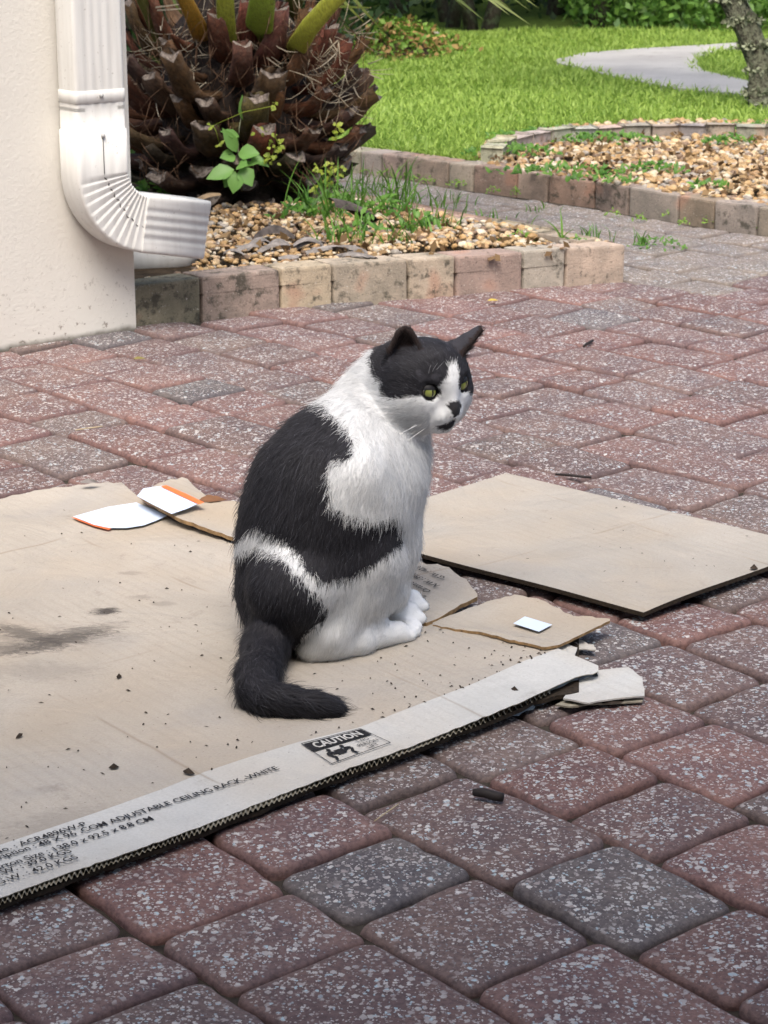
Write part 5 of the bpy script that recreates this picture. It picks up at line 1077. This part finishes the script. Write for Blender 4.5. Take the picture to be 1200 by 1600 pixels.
def surface_nets(D):
    s = D < 0; nx, ny, nz = D.shape
    c = [s[i:nx - 1 + i, j:ny - 1 + j, k:nz - 1 + k] for i in (0, 1) for j in (0, 1) for k in (0, 1)]; cnt = sum(q.astype(np.int8) for q in c); act = (cnt > 0) & (cnt < 8)
    ids = np.full(act.shape, -1, np.int32); I = np.argwhere(act); ids[act] = np.arange(len(I)); off = [(i, j, k) for i in (0, 1) for j in (0, 1) for k in (0, 1)]
    val = np.stack([D[I[:, 0] + o[0], I[:, 1] + o[1], I[:, 2] + o[2]] for o in off], 1); P = np.zeros((len(I), 3)); n = np.zeros(len(I))
    for a in range(8):
        for b in range(a + 1, 8):
            if sum(abs(p - q) for p, q in zip(off[a], off[b])) != 1: continue
            m_ = (val[:, a] < 0) != (val[:, b] < 0); t = val[:, a] / (val[:, a] - val[:, b] + 1e-12); q = np.array(off[a])[None] + t[:, None] * (np.array(off[b]) - np.array(off[a]))[None]; P[m_] += q[m_]; n[m_] += 1
    V = (I + P / n[:, None]) * VS + LO; Q = []
    for ax in range(3):
        o = [0, 0, 0]; o[ax] = 1; A = s[:nx - o[0], :ny - o[1], :nz - o[2]]; B = s[o[0]:, o[1]:, o[2]:]; E_ = np.argwhere(A != B); b, c_ = [(1, 2), (2, 0), (0, 1)][ax]
        E_ = E_[(E_[:, b] > 0) & (E_[:, c_] > 0) & (E_[:, b] < D.shape[b] - 1) & (E_[:, c_] < D.shape[c_] - 1)]; f = s[E_[:, 0], E_[:, 1], E_[:, 2]]; eb = np.zeros(3, int); eb[b] = 1; ec = np.zeros(3, int); ec[c_] = 1
        g = lambda X: ids[X[:, 0], X[:, 1], X[:, 2]]; q = np.stack([g(E_ - eb - ec), g(E_ - ec), g(E_), g(E_ - eb)], 1); q[~f] = q[~f][:, ::-1]; Q.append(q)
    return V, np.vstack(Q)
CVt, CQ = surface_nets(D)
CQ = CQ[(CQ >= 0).all(1)]
def trisample(arr, P):                          # trilinear gradient of the distance field
    g = (P - LO) / VS; i = np.clip(np.floor(g).astype(int), 1, np.array([nx, ny, nz]) - 3); f = g - i; out = 0
    for a in (0, 1):
        for b in (0, 1):
            for c in (0, 1): out = out + arr[i[:, 0] + a, i[:, 1] + b, i[:, 2] + c] * ((f[:, 0] if a else 1 - f[:, 0]) * (f[:, 1] if b else 1 - f[:, 1]) * (f[:, 2] if c else 1 - f[:, 2]))
    return out
def grad(P, e=.0035): g = np.stack([trisample(D, P + np.eye(3)[k] * e) - trisample(D, P - np.eye(3)[k] * e) for k in range(3)], 1); return g / (np.linalg.norm(g, axis=1)[:, None] + 1e-9)
# coat pattern: grey-black patches on white
SADDLE = [(484, 616), (508, 636), (522, 653), (536, 668), (546, 688), (549, 716), (530, 719), (513, 723), (512, 745), (517, 769), (513, 787), (538, 803), (571, 815), (604, 812), (619, 812), (630, 826), (626, 845), (612, 861), (579, 886), (546, 902), (517, 911), (497, 906), (480, 893), (466, 868), (455, 852), (427, 839), (394, 824), (377, 840), (340, 850), (340, 600), (440, 600)]
RUMP = [(340, 862), (375, 862), (402, 856), (430, 868), (448, 880), (462, 897), (478, 914), (493, 928), (505, 938), (513, 954), (506, 968), (493, 977), (478, 992), (468, 1004), (450, 1040), (340, 1120)]
def z2(p): return [(560 + x / 5.454, 490 + y / 5.454) for x, y in p]
FACE_N = z2([(215, 590), (225, 690), (300, 737), (420, 717), (545, 702), (600, 690), (690, 690), (712, 695), (708, 668), (688, 625), (720, 590), (752, 540), (768, 490), (760, 440), (728, 348), (640, 270), (600, 215), (560, 205), (500, 230), (470, 190), (440, 60), (250, 60), (200, 215), (140, 260), (110, 400), (150, 540)])
FACE_F = z2([(728, 345), (770, 400), (835, 440), (862, 520), (858, 600), (866, 655), (915, 660), (950, 695), (1000, 700), (1100, 300), (1110, 60), (900, 60), (800, 190), (690, 210), (640, 225)])
NOSEP = z2([(752, 790), (765, 750), (800, 745), (835, 738), (862, 745), (880, 790), (868, 830), (850, 875), (815, 885), (790, 840)])
CHINP = z2([(662, 962), (710, 948), (775, 925), (812, 900), (832, 905), (818, 940), (785, 978), (740, 992), (695, 982)])
def dark_mask(P, wob=3.0, tailw=None):
    u0, v0 = proj(P); u, v = u0, v0; u = u + wob * (noise2(P[:, 0] * 300, P[:, 2] * 300, 1, 3) - .5) * 2 + wob * 1.3 * (noise2(P[:, 0] * 90, P[:, 2] * 90, 1, 4) - .5) * 2; v = v + wob * 1.6 * (noise2(P[:, 0] * 330, P[:, 2] * 120, 1, 5) - .5) * 2
    rel = (P - HC) * 1000; f = rel @ hf; l = rel @ hl; uu = rel @ hu; head = (np.sqrt(f ** 2 + l ** 2 + (uu * .9) ** 2) < 92) & (f > -52) & (v < 690)
    body = in_poly(u, v, SADDLE) | in_poly(u, v, RUMP)
    hd = in_poly(u0 * .6 + u * .4, v0 * .6 + v * .4, FACE_N) | in_poly(u0 * .6 + u * .4, v0 * .6 + v * .4, FACE_F) | in_poly(u0, v0, NOSEP) | in_poly(u0 * .7 + u * .3, v0 * .7 + v * .3, CHINP)
    hd = hd | ((l > 46) & (uu > 2) & (f < 40)) | ((uu > 38) & (f > -10))
    neckdark = in_poly(u, v, z2([(250, 200), (150, 260), (112, 400), (150, 540), (215, 575), (260, 500)]))
    return np.where(head, hd, body | (neckdark & (v < 600)))
# which part of the body each point belongs to
def owner(P):
    best = np.full(len(P), 9.0); idx = np.zeros(len(P), int)
    for i, (a, b, ra, rb, k, _h, _d) in enumerate(PR):
        d = cone_d((P[:, 0], P[:, 1], P[:, 2]), a, b, ra, rb); m_ = d < best; best[m_] = d[m_]; idx[m_] = i
    return idx
DARKC = np.array([0.038, 0.037, 0.044]); WHITEC = np.array([0.80, 0.81, 0.815])
own = owner(CVt); tail_v = (own >= NT0) & (own < NT1)
dk = dark_mask(CVt, 2.0) | tail_v
cc = np.where(dk[:, None], DARKC, WHITEC)
def head_dist(P): return np.min([cone_d((P[:, 0], P[:, 1], P[:, 2]), a, b, ra, rb) for (a, b, ra, rb, k, _h, _d) in PR[NH0:NH1]], axis=0)
ear_in = np.zeros(len(CVt), bool); hd_v = head_dist(CVt)
for a, b, ra, rb, op in EARS:
    ax = b - a; t = ((CVt - a) @ ax) / (ax @ ax); rel = CVt - (a + np.clip(t, 0, 1)[:, None] * ax); k = (hd_v > .003) & (t > .05) & (t < 1.12) & (np.linalg.norm(rel, axis=1) < ra / 1000 * 1.15); n_ = grad(CVt); inn = k & ((n_ @ (op / np.linalg.norm(op))) > .15) & (np.linalg.norm(rel, axis=1) < ra / 1000 * 1.02); ear_in |= inn; inn &= hd_v > .007; cc[k] = DARKC * 1.15; cc[inn] = (0.030, 0.021, 0.020)
u_, v_ = proj(CVt); nose_v = in_poly(u_, v_, NOSEP) & (own >= NH0); cc[nose_v] = (0.035, 0.033, 0.036)
for e in EYE: cc[np.linalg.norm(CVt - e, axis=1) < ER + .0032] = (0.018, 0.016, 0.016)
cat = thing('cat', 'plump white cat with charcoal patches and tail, sitting on the big cardboard and looking right', 'cat', (CM0[0], CM0[1], CZ))
skm = M('cat_undercoat', .9, .15); at = skm.n('Attribute', 0, _p={'attribute_name': 'coat'}); skm.out(at)
me = big_mesh('body', CVt, CQ, skm.m, True); vcol(me, 'coat', cc); body = obj('body', me, cat)
sm = body.modifiers.new('smooth', 'SMOOTH'); sm.factor = .5; sm.iterations = 2
# fur
hairm = M('cat_fur', .62, .25); at = hairm.n('Attribute', 0, _p={'attribute_name': 'coat'}); hi_ = hairm.n('HairInfo', 0, ) if False else None
na_ = hairm.n('Attribute', 1, _p={'attribute_name': 'skin_normal'}); hn_ = hairm.n('NewGeometry', 1); nm_ = hairm.n('VectorMath', 0, _p={'operation': 'NORMALIZE'}, i0=hairm.n('VectorMath', 0, _p={'operation': 'ADD'}, i0=hairm.n('VectorMath', 0, _p={'operation': 'SCALE'}, i0=na_, Scale=1.0), i1=hairm.n('VectorMath', 0, _p={'operation': 'SCALE'}, i0=hn_, Scale=.35)))
hairm.out(at, nrm=nm_); tl_ = hairm.n('BsdfTranslucent', 0, Color=at); mx = hairm.t.nodes.new('ShaderNodeMixShader'); mx.inputs[0].default_value = .12; hairm.t.links.new(nm_, hairm.t.nodes[tl_.node.name].inputs['Normal'])
hairm.t.links.new(hairm.b.outputs[0], mx.inputs[1]); hairm.t.links.new(tl_, mx.inputs[2]); hairm.t.links.new(mx.outputs[0], hairm.t.nodes['Material Output'].inputs[0])
q = np.random.RandomState(12); A = CVt[CQ[:, 0]]; B = CVt[CQ[:, 1]]; C_ = CVt[CQ[:, 2]]; D_ = CVt[CQ[:, 3]]
area = .5 * (np.linalg.norm(np.cross(B - A, C_ - A), axis=1) + np.linalg.norm(np.cross(C_ - A, D_ - A), axis=1))
ctr = (A + C_) / 2; rel = (ctr - HC) * 1000; wgt = area * np.where(np.linalg.norm(rel, axis=1) < 88, 2.6, 1.0)
NHAIR = 190000; fi = q.choice(len(CQ), NHAIR, p=wgt / wgt.sum()); s_ = q.rand(NHAIR, 1); t_ = q.rand(NHAIR, 1)
HP = (A[fi] * (1 - s_) + B[fi] * s_) * (1 - t_) + (D_[fi] * (1 - s_) + C_[fi] * s_) * t_
HN = grad(HP); ow = owner(HP); HLn = np.array([p[5] for p in PR])[ow]; dirs = np.zeros((NHAIR, 3))
headk = (ow >= NH0) & (ow < NH1)
# soft blend of growth directions between neighbouring parts
wsum = np.zeros(NHAIR); lsum = np.zeros(NHAIR)
for i, (a, b, ra, rb, k, hl_, hd) in enumerate(PR):
    if NH0 <= i < NH1: continue
    d = cone_d((HP[:, 0], HP[:, 1], HP[:, 2]), a, b, ra, rb); w_ = np.exp(-np.clip(d, -.005, .2) / .010); hd = hd / np.linalg.norm(hd); dirs += w_[:, None] * hd; lsum += w_ * hl_; wsum += w_
dirs /= wsum[:, None]; HLn = np.where(headk, HLn, lsum / wsum)
away = HP - (NOSE + hf * .02 + hu * .004); away /= np.linalg.norm(away, axis=1)[:, None]
mixh = np.clip(1 - (np.linalg.norm((HP - HC), axis=1) - .062) / .03, 0, 1)[:, None]; dirs = np.where(headk[:, None], away, dirs * (1 - mixh) + away * mixh)
dn_ = np.linalg.norm(HP - NOSE, axis=1); HLn = np.where(headk, np.clip(HLn * np.clip((dn_ - .004) / .045, .5, 1.7), .0036, .014), HLn)
hd_h = head_dist(HP); ear_k = np.zeros(NHAIR, bool); ear_i = np.zeros(NHAIR, bool)
for a, b, ra, rb, op in EARS:
    ax = b - a; t = ((HP - a) @ ax) / (ax @ ax); relp = HP - (a + np.clip(t, 0, 1)[:, None] * ax); k = (hd_h > .0075) & (t > .08) & (t < 1.2) & (np.linalg.norm(relp, axis=1) < ra / 1000 * 1.2); inn = k & (hd_h > .007) & ((HN @ (op / np.linalg.norm(op))) > .25); ear_k |= k; ear_i |= inn; dirs[k] = ax / np.linalg.norm(ax) + .3 * q.randn(k.sum(), 3) * .4; HLn[k] = .0036; HLn[inn] = np.where(q.rand(inn.sum()) < .25, .010, .0025)
dirs = dirs + q.randn(NHAIR, 3) * .24
clump = np.stack([noise2(HP[:, 0] * 95, HP[:, 2] * 60 + HP[:, 1] * 40, 1, 21), noise2(HP[:, 0] * 95, HP[:, 2] * 60 + HP[:, 1] * 40, 1, 22), noise2(HP[:, 0] * 95, HP[:, 2] * 60, 1, 23)], 1) - .5
dirs = dirs + clump * np.where(headk, .30, .55)[:, None]
dirs -= HN * np.sum(dirs * HN, 1)[:, None]; dirs /= np.linalg.norm(dirs, axis=1)[:, None] + 1e-9
HLn = HLn * (.55 + .55 * q.rand(NHAIR)) * np.where(headk, 1.0, .82); keep = np.ones(NHAIR, bool); STRAY = q.rand(NHAIR) < .07; HLn = np.where(STRAY & ~headk & ~ear_k, HLn * 1.7, HLn)
for e in EYE: keep &= np.linalg.norm(HP - e - hf * .004, axis=1) > .0128
uh, vh = proj(HP); keep &= ~(in_poly(uh, vh, NOSEP) & headk & (dn_ < .014)); keep &= HP[:, 2] > CZ + .001
STRAY = STRAY[keep]; HP, HN, dirs, HLn, ow, ear_k, ear_i = HP[keep], HN[keep], dirs[keep], HLn[keep], ow[keep], ear_k[keep], ear_i[keep]; n = len(HP); K = 5
lift = np.where((ow >= NH0) & (ow < NH1), .34, .46) * (.6 + .8 * q.rand(n)) * np.where(STRAY, 1.5, 1.0); tt = np.linspace(0, 1, K)
HPts = HP[:, None, :] + dirs[:, None, :] * (tt[None, :, None] * HLn[:, None, None]) + HN[:, None, :] * (HLn * lift)[:, None, None] * (tt - .45 * tt ** 2)[None, :, None] - HN[:, None, :] * .0006
HPts[:, :, 2] = np.maximum(HPts[:, :, 2] - (tt ** 2)[None, :] * HLn[:, None] * .12, CZ + .0012)
tl_h = (ow >= NT0) & (ow < NT1); jit = q.randn(n, 1) * np.array([[.0024, 0, .0042]]) * np.where((ow >= NH0) & (ow < NH1), .35, 1.0)[:, None]; dh = dark_mask(HP + jit, 2.6) | tl_h | ear_k
hc = np.where(dh[:, None], DARKC * (.55 + .95 * q.rand(n) ** 1.5)[:, None], WHITEC * (0.80 + .4 * q.rand(n))[:, None]); hc[:, :] = np.where(dh[:, None], hc * np.where(q.rand(n) < .05, 2.4, 1.0)[:, None], np.minimum(hc, .90)); hc[ear_i] = (.048, .037, .035)
uc, vc = proj(HP); hc[in_poly(uc, vc, CHINP) & (ow >= NH0)] = (.05, .047, .05)
hcv = bpy.data.hair_curves.new('fur'); hcv.add_curves([K] * n)
hcv.attributes['position'].data.foreach_set('vector', HPts.reshape(-1).astype(np.float32))
ra_ = hcv.attributes.new('radius', 'FLOAT', 'POINT'); rad_ = (np.array([.00017, .00018, .00016, .00011, .00003])[None, :] * np.ones((n, 1)) * (.8 + .4 * q.rand(n))[:, None]); ra_.data.foreach_set('value', rad_.reshape(-1).astype(np.float32))
ca = hcv.attributes.new('coat', 'FLOAT_COLOR', 'CURVE'); c4 = np.ones((n, 4), np.float32); c4[:, :3] = hc; ca.data.foreach_set('color', c4.ravel())
sn = hcv.attributes.new('skin_normal', 'FLOAT_VECTOR', 'CURVE'); sn.data.foreach_set('vector', HN.astype(np.float32).ravel())
hcv.materials.append(hairm.m); fur = obj('fur', hcv, body); tag(fur, kind='stuff')
# eyes
em = M('cat_eye', .04, .5); ec_ = em.n('Attribute', 0, _p={'attribute_name': 'iris'}); em.out(ec_); em.set(em.b.inputs['Coat Weight'], .6)
LOOK = hf * .96 + hl * .25 + hu * .02; LOOK /= np.linalg.norm(LOOK)
for k, e in enumerate(EYE):
    bm = bmesh.new(); bmesh.ops.create_icosphere(bm, subdivisions=5, radius=ER); V = np.array([v.co[:] for v in bm.verts]); Fq = np.array([[v.index for v in f.verts] for f in bm.faces]); bm.free()
    dirn = V / ER; look = hf * .95 + hl * (.30 if k else -.02) + hu * -.02; look /= np.linalg.norm(look); f = dirn @ look; l = dirn @ (hl - look * (hl @ look)); uu = dirn @ (hu - look * (hu @ look)); rr = np.arccos(np.clip(f, -1, 1)); iris = rr < .98
    col = np.where(iris[:, None], np.array([.27, .30, .072]) * (1.2 - .5 * (rr / .98)[:, None] ** 2), np.array([.10, .08, .06])); col[(rr > .88) & (rr < 1.05)] = (.03, .03, .015); pup = (np.abs(l) < .115 * np.sqrt(np.clip(1 - (uu / .68) ** 2, 0, 1))) & (f > 0); col[pup] = (.004, .004, .004)
    me = big_mesh('eye', V + e, Fq, em.m, True); vcol(me, 'iris', col); obj('eye', me, cat)
# eyelids: dark rims above and below each eye
lidm = plain('eyelid_skin', (.016, .015, .017), .6, .3)
for k, e in enumerate(EYE):
    look = hf * .97 + hl * (.22 if k else -.10); look /= np.linalg.norm(look); sx = hl - look * (hl @ look); sx /= np.linalg.norm(sx); sy = np.cross(look, sx); sy = sy if sy @ hu > 0 else -sy
    for up in (1, -1):
        V, Fc = [], []; NA_, NB_ = 17, 6
        for i in range(NA_):
            al = R(-82 + 164 * i / (NA_ - 1)); inner = math.sin(al) * (-1 if k else 1)          # +1 at the inner corner
            b0 = (R(19) * math.cos(al) ** .8 - R(9) * inner) if up > 0 else (-R(29) * math.cos(al) ** .8 - R(9) * inner)
            for j in range(NB_):
                be = b0 + (R(72) * up - b0) * j / (NB_ - 1); rr = ER * (1.05 + .05 * min(1, j)); V.append(e + rr * (look * math.cos(be) * math.cos(al) + sx * math.cos(be) * math.sin(al) + sy * math.sin(be)))
        for i in range(NA_ - 1):
            for j in range(NB_ - 1): Fc.append((i * NB_ + j, (i + 1) * NB_ + j, (i + 1) * NB_ + j + 1, i * NB_ + j + 1))
        obj('eyelid', mesh('eyelid', V, Fc, lidm), body)
# whiskers
wm = plain('whisker', (.85, .85, .84), .4, .4)
for s_, cnt in ((-1, 8), (1, 6)):
    for i in range(cnt):
        b0 = hp(52 - 2 * (i % 3), s_ * (14 + 2 * (i % 2)), -22 - 2.6 * (i // 2)); d = hl * s_ * .9 - hf * (.25 + .12 * (i % 3)) + hu * (-.15 - .09 * (i // 2)); L = .045 + .012 * (i % 4); P_ = [b0 + d * L * t + hu * (-.010 * t * t) for t in (0, .25, .5, .75, 1)]; tube('whisker', P_, [.00042, .00036, .00030, .00020, .00007], wm, body, 4)
for s_ in (-1,):
    for i in range(3): b0 = hp(44, s_ * (18 + 3 * i), 25); d = hf * .5 + hu * .8 + hl * s_ * .25 * i; P_ = [b0 + d * .03 * t + hf * .006 * t * t for t in (0, .3, .6, 1)]; tube('whisker', P_, [.0003, .00024, .00016, .00004], wm, body, 4)

# ------------------------------------------------------------------ litter: crumbs and twigs
deb = plain('dark_crumb', (.045, .034, .026), .9, .15, .5, 60)
q = random.Random(31); V, Fc = [], []
def crumb(u, v, z, L, w, V=V, Fc=Fc):
    c = gp(u, v, z); a = q.uniform(0, 6.28); d = np.array([math.cos(a), math.sin(a), q.uniform(-.1, .2)]); s_ = np.array([-math.sin(a), math.cos(a), 0]) * w / 2; h_ = np.array([0, 0, w * .7]); b = len(V); e = d * L / 2
    V += [c - e, c - e * .3 + s_, c + e * .4 + s_ * .8, c + e, c + e * .3 - s_, c - e * .4 - s_ * .9, c + h_]; Fc += [(b + i, b + (i + 1) % 6, b + 6) for i in range(6)]
for i in range(190):
    u = q.uniform(0, 860); t = q.random(); lo, up = lerp_tab(E2px, u), lerp_tab(UPpx, u); v = up + (lo - up) * (1 - t * t) if q.random() < .6 else up + (lo - up) * t
    g_ = gp(u, v, CZ); crumb(u, v, float(cz(g_[0], g_[1])) + .0012, q.uniform(.0015, .007), q.uniform(.0008, .0026))
for i in range(34): u = q.uniform(655, 1180); v = q.uniform(770, 940); crumb(u, v, .0165, q.uniform(.001, .006), q.uniform(.0007, .0018))
o = obj('crumbs', mesh('crumbs', V, Fc, deb, False)); tag(o, kind='stuff')
for k, (u, v, z, L, w, lb) in enumerate([(178, 1199, CZ + .002, .012, .007, 'dark crumb of bark on the lower left of the big cardboard'), (186, 1057, CZ + .002, .012, .006, 'dark leaf crumb on the big cardboard left of the tail'), (295, 1207, CZ + .002, .016, .008, 'brown seed husk on the big cardboard just above the pale strip'), (30, 1150, CZ + .002, .012, .005, 'brown crumb on the left of the big cardboard'), (804, 1078, CZ + .002, .011, .007, 'tan bit of leaf on the pale strip near its right end'), (1178, 888, .019, .016, .009, 'dark dead leaf bit at the right end of the grey cardboard sheet')]):
    Va, Fa = [], []; crumb(u, v, z, L, w, Va, Fa); o = obj('bark_crumb', mesh('bark_crumb', Va, Fa, deb, False)); tag(o, lb, 'crumb')
tw = plain('dark_twig', (.022, .017, .016), .7, .3)
def stick(u0, v0, u1, v1, z, r_, lb, m=None, name='twig'):
    a, b = gp(u0, v0, z + r_), gp(u1, v1, z + r_); o = tube(name, [a, a + (b - a) * .35 + np.array([0, 0, r_ * .3]), a + (b - a) * .7, b], [r_ * .8, r_, r_, r_ * .9], m or tw, None, 8); tag(o, lb, 'twig'); return o
stick(740, 1238, 786, 1246, .002, .0052, 'short dark stub of twig lying on the foreground paver below the carton edge')
stick(868, 741, 924, 746, .002, .0022, 'thin dark twig on the red pavers behind the grey cardboard sheet'); stick(912, 541, 926, 532, .002, .003, 'small dark curled twig on the pavers right of the cat')
straw = plain('pale_straw', (.42, .34, .22), .7, .3)
stick(585, 1283, 623, 1256, .002, .0008, 'pale straw crossing a joint below the caution print', straw); stick(118, 672, 160, 666, .002, .0012, 'pale bent straw on the pavers at the left', straw); stick(645, 900, 658, 925, .012, .0006, 'thin grass stalk beside the printed flap', straw)
yl = plain('yellow_leaf', (.45, .33, .07), .6, .3)
for (u, v, L, lb, m) in [(771, 470, .026, 'small yellow fallen leaf on the pavers before the kerb', yl), (218, 561, .024, 'small olive fallen leaf on the pavers near the wall', plain('olive_leaf', (.20, .17, .05), .6, .3)), (960, 1099, .030, 'brown torn leaf beside the torn pale scrap', deb), (140, 755, .03, 'curled grey leaf at the far edge of the big cardboard', dead_m), (332, 784, .045, 'brown leaf at the far flap behind the cat', plain('rust_leaf', (.16, .075, .035), .7, .3))]:
    V2, F2 = [], []; c = gp(u, v, .006 if v > 900 or v < 700 else .03); sprig_leaf(V2, F2, c - np.array([L / 2, 0, 0]), np.array([1, .25, .18]), np.array([0, -.3, 1]), L, L * .45); o = obj('fallen_leaf', mesh('fallen_leaf', V2, F2, m)); tag(o, lb, 'leaf')

# dry leaf flakes between the pebbles
fl = leaf_mat('dry_flake', (.10, .055, .025), (.26, .17, .08), .8, .1, 3)
q = np.random.RandomState(55); P_ = []
while len(P_) < 240:
    u, v = 760 + 440 * q.rand(), 205 + 120 * q.rand(); g_ = gp(u, v, .085)
    if bool(in_poly(g_[0], g_[1], bed2xy)): P_.append(g_)
while len(P_) < 520:
    u, v = 340 + 560 * q.rand(), 325 + 75 * q.rand(); g_ = gp(u, v, .088)
    if bool(in_poly(g_[0], g_[1], BED)) and v > 330 + (u - 600) * .13: P_.append(g_)
tag(leaf_cloud('leaf_flakes', np.array(P_), [.012] * len(P_), 900, .022, fl, 56, None, .3), kind='stuff')
